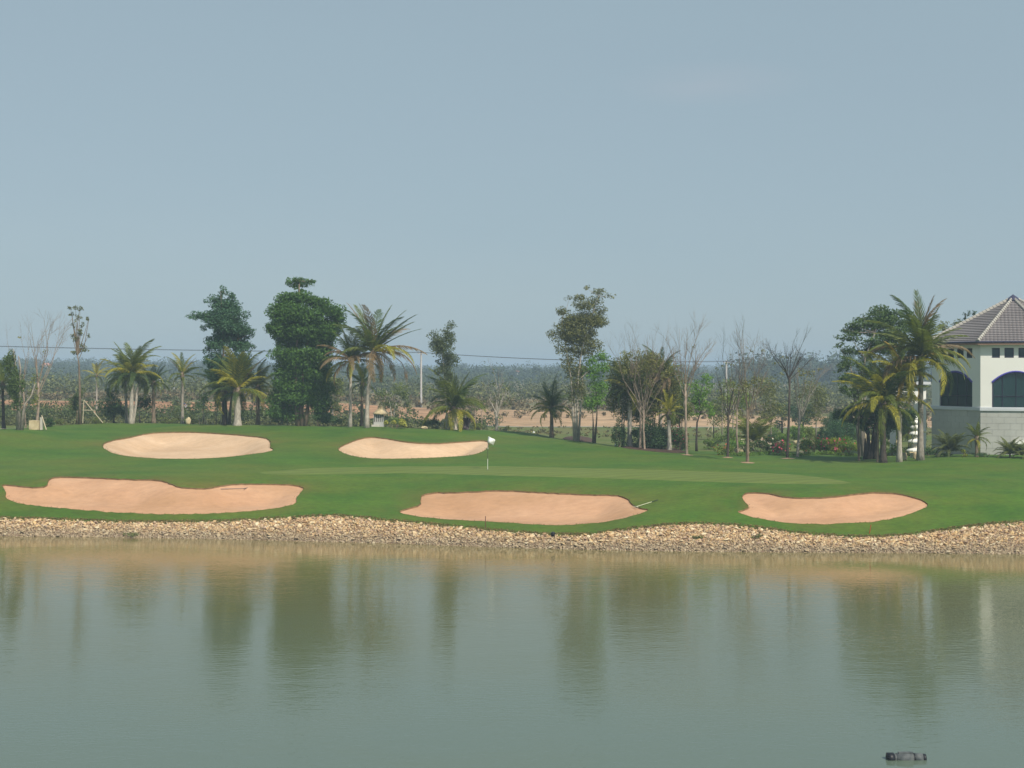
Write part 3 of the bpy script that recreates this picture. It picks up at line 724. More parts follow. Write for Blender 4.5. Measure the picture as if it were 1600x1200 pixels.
def spiky(label, base, wpx, hpx, tint, n=22, group=None, name='young_palm', cat='young palm'):
    """low clump of arching fronds rising from the ground"""
    Y = base.y; k = Y / FPX; root = empty(name, base, label, cat, group); rs = random.Random(int(base.x * 91))
    MB().tube([(0, 0, -.1), (0, 0, hpx * k * .2)], [.10, .07], 6).build('trunk', M['bark_brown'], root)
    for i in range(n):
        f = i / n; az = i * 2.4; el = math.radians(80 - 60 * f + rs.uniform(-8, 8)); L = (hpx * .95 * (1 - f) + wpx * .62 * f) * k
        eu = (Matrix.Rotation(az, 4, 'Z') @ Matrix.Rotation(-el, 4, 'Y')).to_euler()
        link('frond', frond_mesh(1 if f < .5 else 2, tint, i % 3), root, (0, 0, hpx * k * .15), eu, L)
    return root

#PART2
# ------------------------------------------------------------------ octagonal building
YC = 121.5; XC = (1583 - 800) / FPX * YC
view = Vector((XC, YC, 0)).normalized(); perp = Vector((view.y, -view.x, 0)); tow = -view
CB = Vector((XC, YC, 0)); RW = 7.24; RE = 7.8
def oc(k, R, z): 
    a = math.radians(-65.5 + 45 * k); return CB + perp * (R * math.sin(a)) + tow * (R * math.cos(a)) + Vector((0, 0, z))
zB = 3.6; zS = zv(640, 114.8); zE = zv(534, 114.4); zA = zv(466, YC); zW0 = zv(638.5, 114.8); zAr = zv(580, 114.8); zSp = zv(597, 114.8)
bld = empty('octagonal_building', CB + Vector((0, 0, zB)), 'white octagonal building with grey tiled pyramid roof and arched dark windows at the right edge', 'building')
OB = bld.location
def facet_frame(k):
    a, b = oc(k, RW, 0), oc(k + 1, RW, 0); ex = (b - a).normalized(); mid = (a + b) / 2; ny = Vector((ex.y, -ex.x, 0))
    if ny.dot(mid - CB) < 0: ny = -ny
    return mid, ex, ny, (b - a).length
def to(mid, ex, ny, s, z, d=0): return mid + ex * s + ny * d + Vector((0, 0, z)) - Vector((OB.x, OB.y, OB.z))
for k in range(8):
    mid, ex, ny, W = facet_frame(k); h2 = W / 2; T = lambda s, z, d=0: to(mid, ex, ny, s, z, d)
    vis = k in (7, 0, 1, 2)
    if not vis:
        MB().add([T(-h2, zB - .5), T(h2, zB - .5), T(h2, zE), T(-h2, zE)], [(0, 1, 2, 3)]).build('wall', M['white'], bld); continue
    # grey base: core + separate cladding panels
    MB().add([T(-h2, zB - .6, -.06), T(h2, zB - .6, -.06), T(h2, zS, -.06), T(-h2, zS, -.06)], [(0, 1, 2, 3)]).build('base_wall', M['joint'], bld)
    rows = 8; ph = (zS - .12 - (zB - .2)) / rows
    for r_ in range(rows):
        cuts = [-h2] + [q for q in np.arange(-h2 + (.46 if r_ % 2 else .92), h2 - .2, .92)] + [h2]
        for a, b in zip(cuts[:-1], cuts[1:]):
            z0 = zB - .2 + r_ * ph; z1 = z0 + ph
            if k == 1 and r_ in (1, 2) and b > -.05 and a < 1.5: continue
            g_ = .007; dd = random.uniform(-.004, .004)
            mb = MB(); q = [T(a + g_, z0 + g_, dd), T(b - g_, z0 + g_, dd), T(b - g_, z1 - g_, dd), T(a + g_, z1 - g_, dd)]
            q2 = [p - ny * .05 for p in q]
            mb.add(q + q2, [(0, 1, 2, 3), (0, 4, 5, 1), (1, 5, 6, 2), (2, 6, 7, 3), (3, 7, 4, 0)]).build('panel', M['grey'], bld)
    # string course
    sc_ = MB()
    for (zz0, zz1, dd) in ((zS - .12, zS + .10, .10), (zS + .10, zS + .17, .05)):
        a, b = -h2 - dd * .41, h2 + dd * .41
        sc_.add([T(a, zz0, dd), T(b, zz0, dd), T(b, zz1, dd), T(a, zz1, dd), T(a, zz0, -.1), T(b, zz0, -.1), T(b, zz1, -.1), T(a, zz1, -.1)],
                [(0, 1, 2, 3), (3, 2, 6, 7), (1, 0, 4, 5)])
    sc_.build('string_course', M['trimw'], bld)
    # upper white wall with an arched opening: built as strips around it
    ww = 1.87; z0 = zS + .15; na = 14
    arch = [(ww * (1 - 2 * i / na), zSp + (zAr - zSp) * (1 - (1 - 2 * i / na) ** 2)) for i in range(na + 1)]   # right -> left
    wb = MB(); zt = zE
    wb.add([T(-h2, z0), T(-ww, z0), T(-ww, zt), T(-h2, zt)], [(0, 1, 2, 3)])
    wb.add([T(ww, z0), T(h2, z0), T(h2, zt), T(ww, zt)], [(0, 1, 2, 3)])
    wb.add([T(-ww, z0), T(ww, z0), T(ww, zW0), T(-ww, zW0)], [(0, 1, 2, 3)])
    zq = zv(560, 114.8)      # sill of the little windows
    for (x0, a0), (x1, a1) in zip(arch[:-1], arch[1:]):
        wb.add([T(x1, a1), T(x0, a0), T(x0, zq), T(x1, zq)], [(0, 1, 2, 3)])
        wb.add([T(x1, a1), T(x1, a1, -.35), T(x0, a0, -.35), T(x0, a0)], [(0, 1, 2, 3)])
    for sgn in (-1, 1): wb.add([T(sgn * ww, zW0), T(sgn * ww, zW0, -.35), T(sgn * ww, zSp, -.35), T(sgn * ww, zSp)], [(0, 1, 2, 3)])
    wb.add([T(-ww, zW0), T(ww, zW0), T(ww, zW0, -.35), T(-ww, zW0, -.35)], [(0, 1, 2, 3)])
    # band with four small square windows
    cs = [-1.62, -.54, .54, 1.62]; hw = .36; zb0, zb1 = zv(559, 114.8), zv(543.5, 114.8)
    wb.add([T(-ww, zq), T(ww, zq), T(ww, zb0), T(-ww, zb0)], [(0, 1, 2, 3)]); wb.add([T(-ww, zb1), T(ww, zb1), T(ww, zt), T(-ww, zt)], [(0, 1, 2, 3)])
    ed = [-ww] + [q for c_ in cs for q in (c_ - hw, c_ + hw)]; ed = ed + [ww]
    ed = [-ww] + sum([[c_ - hw, c_ + hw] for c_ in cs], []) + [ww]
    ed[0] = min(-ww, ed[1]); 
    for a, b in zip(ed[0::2], ed[1::2]):
        if b - a > .01: wb.add([T(a, zb0), T(b, zb0), T(b, zb1), T(a, zb1)], [(0, 1, 2, 3)])
    wb.build('wall', M['white'], bld)
    # big window: frame, mullions, glass
    fr = MB().add([T(a, z, -.18) for a, z in arch] + [T(-ww, zW0, -.18), T(ww, zW0, -.18)] , [])
    wob = link('window', None, bld); wob.empty_display_size = .2
    gl = MB(); vs = [T(a, z, -.22) for a, z in arch] + [T(-ww, zW0, -.22), T(ww, zW0, -.22)]
    gl.add(vs, [tuple(range(len(vs)))]).build('pane', M['glass'], wob)
    f2 = MB(); pth = [T(a, z - .03, -.03) for a, z in arch]
    for p0, p1 in zip(pth[:-1], pth[1:]):
        f2.tube([p0, p1], [.10, .10], 4)
    f2.build('hood', M['frameblue'], wob)
    f3 = MB()
    for sgn in (-1, 1): f3.tube([T(sgn * (ww - .05), zW0, -.15), T(sgn * (ww - .05), zSp, -.15)], [.055, .055], 4)
    f3.tube([T(-ww, zW0 + .05, -.15), T(ww, zW0 + .05, -.15)], [.06, .06], 4)
    f3.build('frame', M['frame'], wob)
    for xm in (-1.05, 0, 1.05): MB().tube([T(xm, zW0, -.18), T(xm, zSp + (zAr - zSp) * max(0, 1 - (xm / ww) ** 2), -.18)], [.025, .025], 4).build('mullion', M['frame'], wob)
    MB().tube([T(-ww, zW0 + 1.0, -.18), T(ww, zW0 + 1.0, -.18)], [.025, .025], 4).build('mullion', M['frame'], wob)
    for c_ in cs:
        wn = link('small_window', None, bld)
        MB().add([T(c_ - hw, zb0, -.12), T(c_ + hw, zb0, -.12), T(c_ + hw, zb1, -.12), T(c_ - hw, zb1, -.12)], [(0, 1, 2, 3)]).build('pane', M['glass'], wn)
        q = [T(c_ - hw + .04, zb0 + .04, -.05), T(c_ + hw - .04, zb0 + .04, -.05), T(c_ + hw - .04, zb1 - .04, -.05), T(c_ - hw + .04, zb1 - .04, -.05)]
        f4 = MB()
        for i in range(4): f4.tube([q[i], q[(i + 1) % 4]], [.055, .055], 4)
        f4.build('frame', M['frame'], wn)
    if k == 1:   # low hooded opening in the grey base
        za, zb_ = zB - .2 + ph, zB - .2 + 3 * ph
        o_ = link('basement_window', None, bld)
        MB().add([T(-.02, za, -.03), T(1.9, za, -.03), T(1.9, zb_ - .1, -.03), T(-.02, zb_ - .1, -.03)], [(0, 1, 2, 3)]).build('opening', M['dark'], o_)
        hb = MB(); a, b = -.25, 2.1
        hb.add([T(a, zb_ - .12, .3), T(b, zb_ - .12, .3), T(b, zb_ + .1, .3), T(a, zb_ + .1, .3), T(a, zb_ - .12, -.03), T(b, zb_ - .12, -.03), T(b, zb_ + .1, -.03), T(a, zb_ + .1, -.03)],
               [(0, 1, 2, 3), (3, 2, 6, 7), (1, 0, 4, 5), (0, 3, 7, 4), (2, 1, 5, 6)]).build('lintel', M['white'], o_)
        for s_ in (.62, 1.25): MB().tube([T(s_, za, .0), T(s_, zb_ - .12, .0)], [.05, .05], 4).build('post', M['trimw'], o_)
# roof: stepped tile rows per slope, ridge tiles, fascia, gutter, cap
for k in range(8):
    a, b = oc(k, RE, zE) - OB, oc(k + 1, RE, zE) - OB; ap = Vector((CB.x, CB.y, zA)) - OB
    n = 26; vs = []; fs = []; uvs = []
    nrm = (b - a).cross(ap - a).normalized()
    if nrm.z < 0: nrm = -nrm
    for i in range(n):
        t0, t1 = i / n, min(.985, (i + 1) / n)
        l0, r0_, l1, r1 = a.lerp(ap, t0), b.lerp(ap, t0), a.lerp(ap, t1), b.lerp(ap, t1)
        base = len(vs); vs += [l0 + nrm * .07, r0_ + nrm * .07, r1 + nrm * .01, l1 + nrm * .01, l0 - nrm * .0, r0_ - nrm * .0]
        W = (b - a).length; mid = .5
        for q in (l0, r0_, r1, l1, l0, r0_): uvs.append(((q - a).dot((b - a).normalized()) * 3.4 / (2 * math.pi) * 1.9, (q - a).length))
        fs += [(base, base + 1, base + 2, base + 3), (base + 4, base + 5, base + 1, base)]
    mb = MB().add(vs, fs); me = mb.mesh('roof_slope', M['roof']); ul = me.uv_layers.new(name='UVMap')
    for p in me.polygons:
        for li, vi in zip(p.loop_indices, p.vertices): ul.data[li].uv = uvs[vi]
    link('roof_slope', me, bld)
    a2, b2 = oc(k, RW - .1, zE) - OB, oc(k + 1, RW - .1, zE) - OB
    dz = Vector((0, 0, -.22)); 
    MB().add([a + dz, b + dz, b, a, a2 + dz, b2 + dz], [(0, 1, 2, 3), (1, 0, 4, 5)]).build('fascia', M['fascia'], bld)
    MB().tube([a + Vector((0, 0, .0)) , b], [.085, .085], 5).build('gutter', M['gutter'], bld)
    if k in (7, 0, 1, 2, 3):
        m_ = 26; me = None
        dirv = (ap - a); L = dirv.length / m_; dn = dirv.normalized()
        tb = MB().tube([(0, 0, 0), (L * 1.12, 0, 0)], [.17, .12], 6); _rt = globals().get('_rt') or tb.mesh('ridge_tile', M['ridge']); me = _rt
        q = dn.to_track_quat('X', 'Z').to_euler()
        for i in range(m_ - 1): link('ridge_tile', me, bld, a + dirv * (i / m_) + Vector((0, 0, .09)), q)
MB().lathe([(.62, -.45), (.66, -.3), (.55, -.2), (.2, .05), (.07, .14), (.0, .2)], Vector((CB.x, CB.y, zA + .15)) - OB, 10).build('roof_cap', M['gutter'], bld)

# white arched porch in the gap behind the palms
pY = 133.0; pb = GY(1425, pY); por = empty('porch', pb, 'small white arched porch seen between the palm trunks left of the octagonal building', 'porch')
mb = MB(); x0, x1 = P(1392, 0, pY).x - pb.x, P(1447, 0, pY).x - pb.x; zt = zv(601, pY) - pb.z; zsp = zv(625, pY) - pb.z; xc0, xc1 = P(1400, 0, pY).x - pb.x, P(1430, 0, pY).x - pb.x
for yy in (0, .4):
    mb.add([(x0, yy, -1), (xc0, yy, -1), (xc0, yy, zt), (x0, yy, zt)], [(0, 1, 2, 3)]); mb.add([(xc1, yy, -1), (x1, yy, -1), (x1, yy, zt), (xc1, yy, zt)], [(0, 1, 2, 3)])
    cx, rr = (xc0 + xc1) / 2, (xc1 - xc0) / 2
    for i in range(10):
        t0, t1 = math.pi * i / 10, math.pi * (i + 1) / 10
        mb.add([(cx - rr * math.cos(t0), yy, zsp + .8 * math.sin(t0)), (cx - rr * math.cos(t1), yy, zsp + .8 * math.sin(t1)), (cx - rr * math.cos(t1), yy, zt), (cx - rr * math.cos(t0), yy, zt)], [(0, 1, 2, 3)])
for i in range(10):
    t0, t1 = math.pi * i / 10, math.pi * (i + 1) / 10
    mb.add([(cx - rr * math.cos(t0), 0, zsp + .8 * math.sin(t0)), (cx - rr * math.cos(t1), 0, zsp + .8 * math.sin(t1)), (cx - rr * math.cos(t1), .4, zsp + .8 * math.sin(t1)), (cx - rr * math.cos(t0), .4, zsp + .8 * math.sin(t0))], [(0, 1, 2, 3)])
mb.add([(xc1, 0, -1), (xc1, .4, -1), (xc1, .4, zsp), (xc1, 0, zsp)], [(0, 1, 2, 3)]); mb.add([(x1, 0, -1), (x1, .4, -1), (x1, .4, zt), (x1, 0, zt)], [(0, 1, 2, 3)])
mb.build('wall', M['white'], por)
MB().box(((x0 + x1) / 2, 1.6, zt + .14), (x1 - x0 + .6, 4.2, .24)).build('roof_slab', M['trimw'], por)

# ------------------------------------------------------------------ trees and palms, left to right
palm('small palm at the left edge of the photo with its crown cut by the frame', crest(6, 4), (4, 603), 36, 14, [GRN, DGR], 'bark_dark', .17)
tree('ivy_tree', 'tall topped trunk wrapped in green ivy near the left edge', 'tree', crest(28, 0), [[(28, 620), (24, 575), (20, 545)], [(31, 610), (33, 575), (30, 556)], [(38, 632), (48, 618), (53, 600)]],
     [(17, 575, 9, 22), (13, 560, 7, 10), (24, 600, 11, 24), (30, 625, 8, 16)], (.05, .085, .025), 'bark_grey', .20, 1.4, .15, fluff=1.5)
bare('bare multi-stemmed tree with upswept twigs right of the ivy-wrapped trunk', crest(57, 2), (60, 598), [(50, 505), (66, 515), (72, 500), (84, 502), (90, 515), (48, 530), (95, 530)], 'twig', .14,
     [(52, 612, 9, 22), (63, 605, 7, 24), (68, 548, 8, 6), (57, 590, 8, 12)], (.10, .12, .03))
bare('thin bare tree with faint grey twigs at the far left', crest(40, 6), (36, 600), [(12, 520), (28, 523), (40, 515), (48, 530), (20, 540)], 'twig', .08, [(29, 527, 6, 4)], nst=3)
tree('tufted_tree', 'tall slender tree with small tufts of leaves at the top of a bare stem', 'tree', crest(125, 1), [[(125, 610), (124, 570), (122, 555)]],
     [(110, 481, 4, 3), (119, 481, 4, 3), (125, 482, 4, 3), (117, 506, 5, 7), (125, 516, 3, 3), (113, 525, 3, 3), (123, 548, 14, 5), (117, 550, 8, 5), (139, 498, 4, 3), (137, 525, 4, 4), (121, 495, 6, 5), (128, 507, 5, 6), (119, 530, 7, 6), (130, 540, 8, 5), (112, 490, 5, 4), (124, 522, 7, 6)], (.075, .09, .035), 'bark_brown', .18, .9, .15, kscale=.5)
b_ = crest(125, 1.3)
mb = MB(); Yb = b_.y
for pth in ([(122, 560), (117, 520), (111, 485)], [(122, 560), (118, 530), (122, 500), (124, 485)], [(124, 560), (132, 540), (136, 515), (139, 499)], [(117, 520), (113, 525)], [(120, 515), (125, 514)]):
    mb.tube([P(u, v, Yb) for u, v in pth], [.03] * (len(pth) - 1) + [.015], 4, False)
o = bpy.data.objects['tufted_tree']; bo = mb.build('branches', M['bark_brown']); bo.parent = o; bo.location = -o.location
tree('leafy_tree', 'dark leafy bush growing round the foot of the tall slender tufted tree', 'bush', crest(120, 2.4), [[(120, 640), (119, 620)]], [(114, 630, 12, 22), (124, 615, 8, 18)], (.055, .085, .03), 'bark_brown', .2, 1, .06)
palm('tall pale-stemmed small palm far behind, between the tufted tree and the big palm', GY(151, 205), (151, 588), 26, 12, [YGR, GRN], 'bark_pale', .14)
palm('big bushy palm with thick pale trunk and full mixed green crown at the left', crest(205, 0), (206, 588), 54, 38, [GRN, GRN, YGR, DGR, GRN], 'bark_pale', .24, up=.7, droop=1.25)
palm('second palm of the clump with a forked pale trunk, right behind the big bushy palm', crest(198, 1.5), (196, 590), 44, 20, [YGR, GRN], 'bark_grey', .16, up=.3)
bare('forked pale stem leaning right beside the big bushy palm', crest(208, .6), (215, 605), [(224, 590), (222, 575)], 'bark_pale', .15, nst=1, name='forked_tree')
tree('dark_bush', 'dense dark green bush left of the big bushy palm', 'bush', crest(178, 3), [[(178, 640), (180, 620)]], [(178, 630, 16, 24), (170, 612, 9, 10), (190, 640, 12, 16)], (.035, .07, .025), 'bark_dark', .2, 1.1, .08)
tree('dark_bush', 'dark green bush right of the big bushy palm trunk', 'bush', crest(219, 3), [[(219, 640)]], [(221, 632, 13, 18)], (.035, .07, .028), 'bark_dark', .2, 1.1, .08)
palm('dark fan-crowned palm right of the big bushy palm', crest(240, 2), (240, 600), 31, 24, [DGR, DGR, GRN], 'bark_brown', .2, up=.4)
palm('palm with lopped upright fronds and slim grey trunk, left of the large layered tree', crest(285, 2), (285, 588), 32, 11, [YGR, GRN, GRN], 'bark_grey', .16, up=1.3, extra=[(0, 62, 0, BRN, 1.1), (178, 60, 0, BRN, 1.0), (10, 45, 1, DGR, 1.1)])
tree('sapling', 'small round-headed sapling, left one of the two before the orange dirt bank', 'sapling', crest(318, 3), [[(318, 645), (318, 628)]], [(319, 628, 10, 11), (318, 616, 6, 7)], (.05, .13, .035), 'bark_brown', .16, .9, .05)
tree('sapling', 'small leafy sapling right of the round-headed one and left of the thick palm', 'sapling', crest(338, 3), [[(338, 645), (338, 628)]], [(340, 624, 12, 9), (345, 632, 8, 8)], (.07, .14, .03), 'bark_brown', .16, .8, .05)
tree('layered_tree', 'large blue-green tree with layered branches rising behind the thick-trunked palm', 'tree', crest(352, 2),
     [[(352, 620), (350, 560), (348, 500), (346, 455)], [(362, 620), (362, 570), (372, 530)]],
     [(347, 462, 6, 16), (364, 462, 9, 10), (333, 470, 15, 10), (350, 478, 22, 13), (316, 490, 16, 6), (325, 500, 18, 9), (345, 500, 20, 14), (374, 492, 12, 18), (362, 478, 14, 12), (317, 512, 9, 5), (350, 520, 20, 13), (372, 515, 20, 10), (390, 518, 12, 7), (385, 542, 14, 7), (370, 540, 22, 9), (342, 540, 14, 13),
      (328, 545, 10, 9), (325, 555, 7, 9), (350, 565, 18, 18), (372, 570, 18, 18), (340, 590, 14, 25), (316, 492, 18, 8), (338, 535, 18, 12), (360, 590, 26, 24), (380, 560, 16, 14), (350, 500, 30, 20), (365, 525, 28, 18), (334, 572, 14, 14)], (.035, .085, .05), 'bark_brown', .22, 1.0, .14, kscale=1.8, fluff=1.1)
palm('thick pale-trunked palm with upright fronds in front of the large layered tree', crest(371, -.5), (371, 612), 66, 26, [GRN, GRN, YGR, GRN, DGR], 'bark_pale', .36, up=1.3, extra=[(0, 60, 0, BRN, 1.05), (180, 70, 0, GRN, 1.0), (20, 48, 0, YGR, 1.0)])
palm('dark palm close behind the left side of the thick-trunked palm', crest(352, .8), (350, 612), 50, 18, [DGR, GRN, YGR], 'bark_dark', .3, up=.4)
palm('mid-size palm with yellow-tipped fronds between the thick-trunked palm and the tallest dense tree', crest(403, 2), (403, 608), 42, 20, [GRN, GRN, YGR], 'bark_brown', .2, up=.5)
tree('dense_tree', 'tallest dense dark green tree with a flat tuft on top', 'tree', crest(470, 1),
     [[(462, 630), (463, 560), (468, 480), (468, 438)], [(472, 625), (474, 560), (490, 500)], [(482, 630), (484, 570), (500, 530)], [(466, 625), (455, 570), (445, 520)]],
     [(470, 441, 22, 7), (462, 438, 10, 5), (482, 438, 10, 4), (468, 452, 8, 7), (450, 468, 20, 10), (475, 466, 24, 12), (497, 474, 18, 12), (432, 477, 15, 7), (440, 490, 18, 14), (515, 484, 18, 13), (470, 488, 32, 18),
      (523, 500, 15, 16), (445, 510, 22, 18), (480, 512, 34, 20), (510, 515, 20, 18), (435, 527, 12, 14), (455, 532, 22, 14), (490, 535, 26, 16), (512, 540, 10, 14), (475, 556, 36, 14), (448, 556, 22, 14), (497, 560, 18, 16),
      (440, 578, 18, 14), (468, 580, 30, 16), (496, 585, 20, 18), (435, 600, 14, 12), (455, 605, 26, 18), (490, 608, 28, 18), (442, 628, 20, 18), (470, 625, 24, 14), (498, 630, 20, 18), (430, 640, 12, 12), (455, 645, 20, 10), (505, 645, 12, 12)],
     (.042, .095, .022), 'bark_brown', .26, 1.2, .20, kscale=1.9, fluff=1.3)
for i, (u, v, lab) in enumerate([(436, 655, 'dark hedge-like bush at the left foot of the tallest dense tree'), (499, 655, 'low dark bush at the right foot of the tallest dense tree'), (520, 656, 'low bush between the tallest dense tree and the pair of palms')]):
    shrub(lab, crest(u, 1), 34, 22, (.035, .075, .03), 'low_bush', 'bush')
tree('background_tree', 'rounded mid-green tree behind, between the tallest dense tree and the pair of palms', 'tree', GY(520, 165), [[(520, 640), (521, 600)]], [(518, 590, 15, 16), (527, 602, 14, 16), (515, 612, 14, 16), (522, 632, 18, 16)], (.075, .10, .035), 'bark_grey', .3, .8, .12)
palm('left palm of the tall pair right of the tallest dense tree, with drooping fronds', crest(547, 0), (548, 565), 58, 26, [GRN, GRN, DGR, BRN, YGR], 'bark_pale', .16, up=.75, stemmid=(548, 615))
palm('right palm of the tall pair, leaning trunk and fronds blown up and to the right', crest(573, -.5), (583, 552), 76, 20, [DGR, GRN, YGR, BRN], 'bark_pale', .21, up=.7, stemmid=(573, 610), extra=[(0, 22, 1, BRN, 1.15), (5, 36, 0, DGR, 1.1), (-10, 50, 0, DGR, 1.2), (8, 12, 2, BRN, 1.15), (0, 62, 0, GRN, 1.1), (20, 78, 0, GRN, 1.05), (180, 84, 0, DGR, 1.05), (175, 72, 0, BRN, 1.15), (185, 60, 1, DGR, 1.0), (-20, 44, 0, GRN, 1.1)])
# hanging broken frond
mb = MB(); Yp = crest(573).y; pp = [P(u, v, Yp) for u, v in [(590, 549), (602, 550), (615, 556), (627, 566), (633, 578), (634, 592)]]; mb.tube(pp, [.05, .045, .04, .035, .03, .01], 4)
for i in range(16):
    q = pp[5] + Vector((random.uniform(-.15, .15), random.uniform(-.1, .1), random.uniform(0, .8))); mb.add([q, q + Vector((.04, 0, 0)), q + Vector((random.uniform(-.2, .2), 0, -.7))], [(0, 1, 2)])
o = [q for q in bpy.data.objects if q.name.startswith('palm_tree')][-1]
bo = mb.build('broken_frond', leafmat(BRN, .3, .2, 'dry')); bo.parent = o; bo.location = -o.location
palm('small dark palm behind the gap of the tall palm pair', crest(565, 5), (566, 600), 36, 16, [DGR, GRN], 'bark_brown', .16)
tree('background_tree', 'spreading mid-green tree behind the yellow hedge', 'tree', GY(612, 175), [[(612, 650), (608, 625), (604, 610)], [(616, 640), (625, 615)]], [(600, 620, 14, 14), (618, 610, 18, 12), (632, 620, 12, 14), (608, 632, 18, 12), (640, 632, 10, 10)], (.075, .105, .035), 'bark_pale', .28, .6, .12)
tree('slender_tree', 'slender sparse-leaved tree with a leaning pale stem, right of the near power pole', 'tree', crest(697, 0), [[(698, 640), (695, 600), (692, 560), (700, 515)]],
     [(706, 508, 7, 8), (697, 520, 10, 9), (680, 526, 12, 8), (688, 535, 12, 9), (703, 532, 10, 10), (690, 550, 10, 9), (702, 555, 9, 8), (697, 570, 10, 8), (684, 578, 9, 9), (700, 585, 10, 12), (692, 540, 16, 14), (700, 560, 14, 14), (690, 600, 8, 10)], (.06, .085, .045), 'bark_pale', .18, .6, .09, kscale=2, fluff=1.5)
palm('low wide dark palm behind the slender sparse-leaved tree', crest(710, 0), (710, 640), 64, 30, [GRN, DGR, GRN, YGR], 'bark_pale', .3, up=.7)
bare('grey multi-branched tree with sparse leaves right of the low wide palm', crest(776, 0), (775, 645), [(770, 575), (778, 580), (762, 595), (788, 590), (796, 600), (757, 605), (767, 600), (785, 610)], 'bark_pale', .16,
     [(771, 580, 7, 8), (765, 600, 10, 12), (785, 602, 11, 14), (775, 620, 16, 14), (763, 632, 10, 9), (790, 632, 10, 10)], (.075, .10, .04), nst=3)
for u, vt, lab in [(728, 600, 'thin pale bare sapling just right of the low wide palm'), (742, 612, 'thin bare sapling between the low wide palm and the grey branched tree'), (752, 615, 'thin bare sapling nearest the left of the grey branched tree')]:
    bare(lab, crest(u, 5), (u, 640), [(u - 4, vt), (u + 5, vt + 5), (u + 1, vt - 8)], 'twig', .06, [(u, 640, 8, 10), (u + 2, vt + 15, 6, 8)], (.07, .10, .03), nst=3)
palm('small dark palm at the left of the tall pale multi-stemmed tree', GY(862, float(np.interp(864, US, Y5)) + 1), (862, 640), 42, 26, [DGR, GRN, GRN, YGR], 'bark_brown', .2, up=.6)
tree('tall_tree', 'tall open-crowned tree with several pale stems in a round mulch bed', 'tree', GY(900, float(np.interp(900, US, Y5)) - .3),
     [[(895, 640), (892, 590), (885, 550), (878, 500)], [(902, 640), (903, 590), (910, 540), (922, 500), (936, 462)], [(907, 640), (911, 600), (905, 560), (897, 510)], [(899, 640), (897, 600), (925, 575)]],
     [(917, 450, 6, 4), (936, 455, 12, 6), (950, 462, 9, 4), (905, 466, 12, 7), (890, 466, 8, 3), (930, 470, 14, 9), (912, 480, 18, 10), (880, 486, 12, 9), (942, 485, 8, 8), (900, 500, 18, 10), (928, 498, 14, 10), (878, 508, 12, 7), (865, 522, 11, 6), (885, 525, 14, 9), (905, 522, 14, 12), (925, 520, 9, 8),
      (882, 545, 12, 9), (900, 545, 12, 12), (918, 552, 10, 10), (890, 565, 12, 12), (908, 575, 12, 12), (895, 585, 12, 14), (905, 605, 12, 16), (893, 615, 8, 14), (915, 500, 26, 16), (895, 520, 26, 16), (915, 535, 20, 14)], (.085, .10, .045), 'bark_pale', .19, .55, .10, kscale=2.2, fluff=1.5)
tree('bright_tree', 'bright green leafy tree at the right side of the tall open-crowned tree', 'tree', GY(926, float(np.interp(926, US, Y5)) + 2), [[(932, 660), (934, 630), (928, 590)], [(927, 660), (926, 640)]],
     [(938, 556, 12, 12), (925, 565, 14, 12), (945, 575, 10, 14), (926, 585, 16, 12), (932, 605, 16, 14), (922, 625, 14, 12), (938, 625, 12, 10), (925, 640, 9, 8)], (.075, .165, .025), 'bark_brown', .20, .8, .10, kscale=1.6, fluff=1.3)
# planted bed in the middle
base_bed = float(np.interp(1000, US, Y5))
palm('full dark palm at the left end of the mulch bed, dead twigs behind it', GY(984, base_bed + 3), (984, 610), 54, 26, [GRN, DGR, DGR, YGR], 'bark_pale', .22, up=.8)
bare('large fan of bare brown twigs standing over the mulch bed', GY(1007, base_bed + .5), (1006, 640), [(960, 545), (972, 538), (985, 532), (997, 535), (1010, 528), (1022, 530), (1035, 540), (1048, 545), (1056, 560), (966, 570), (1052, 580)], 'twig', .10,
     [(985, 560, 18, 18), (1020, 565, 22, 20), (1005, 590, 24, 20), (975, 575, 16, 16), (1040, 580, 16, 16), (1000, 555, 24, 14)], (.10, .11, .04), nst=6, depth=4, name='bare_tree')
bare('second bare twiggy tree, left of the middle of the mulch bed', GY(1000, base_bed + 1.5), (1000, 630), [(975, 550), (990, 545), (1012, 540), (1028, 555), (985, 570)], 'twig', .12, nst=8, depth=4)
palm('tall palm with a dusty crown behind the right half of the mulch bed', GY(1030, base_bed + 4), (1034, 590), 50, 24, [DGR, GRN, GRN, BRN], 'bark_grey', .18, up=.6)
palm('short palm with yellow-green crown and pale trunk in the mulch bed', GY(1046, base_bed + 1.5), (1045, 648), 32, 20, [YGR, YGR, GRN], 'bark_pale', .2, up=.2)
for u, v0, v1, w_, c in [(968, 702, 660, 20, (.03, .065, .025)), (1022, 703, 655, 40, (.035, .075, .03)), (1000, 700, 665, 26, (.03, .065, .03)), (1062, 705, 668, 24, (.045, .085, .03))]:
    shrub({968: 'dark shrub under the left-hand palm of the mulch bed', 1022: 'widest dark green shrub in the middle of the mulch bed', 1000: 'dark shrub beside the bare twiggy trees in the mulch bed', 1062: 'tall green shrub at the right end of the mulch bed'}[u],
          GY(u, base_bed + 2.5), w_ * 1.3, (v0 - v1), c, 'dark_shrub')
shrub('round clipped dark shrub at the left corner of the mulch bed', G(987, 700), 24, 15, (.025, .06, .022), 'clipped_shrub', dens=1.6, lsize=.12)
shrub('bougainvillea with pink flowers at the right end of the mulch bed', G(1060, 706), 36, 40, (.045, .08, .03), 'flowering_shrub', flower=(.45, .06, .14), nfl=170)
shrub('small shrub with dark red flowers behind the pink bougainvillea', G(1040, 704) + Vector((0, 1.5, 0)), 20, 36, (.06, .10, .03), 'flowering_shrub', flower=(.35, .05, .08), nfl=40)
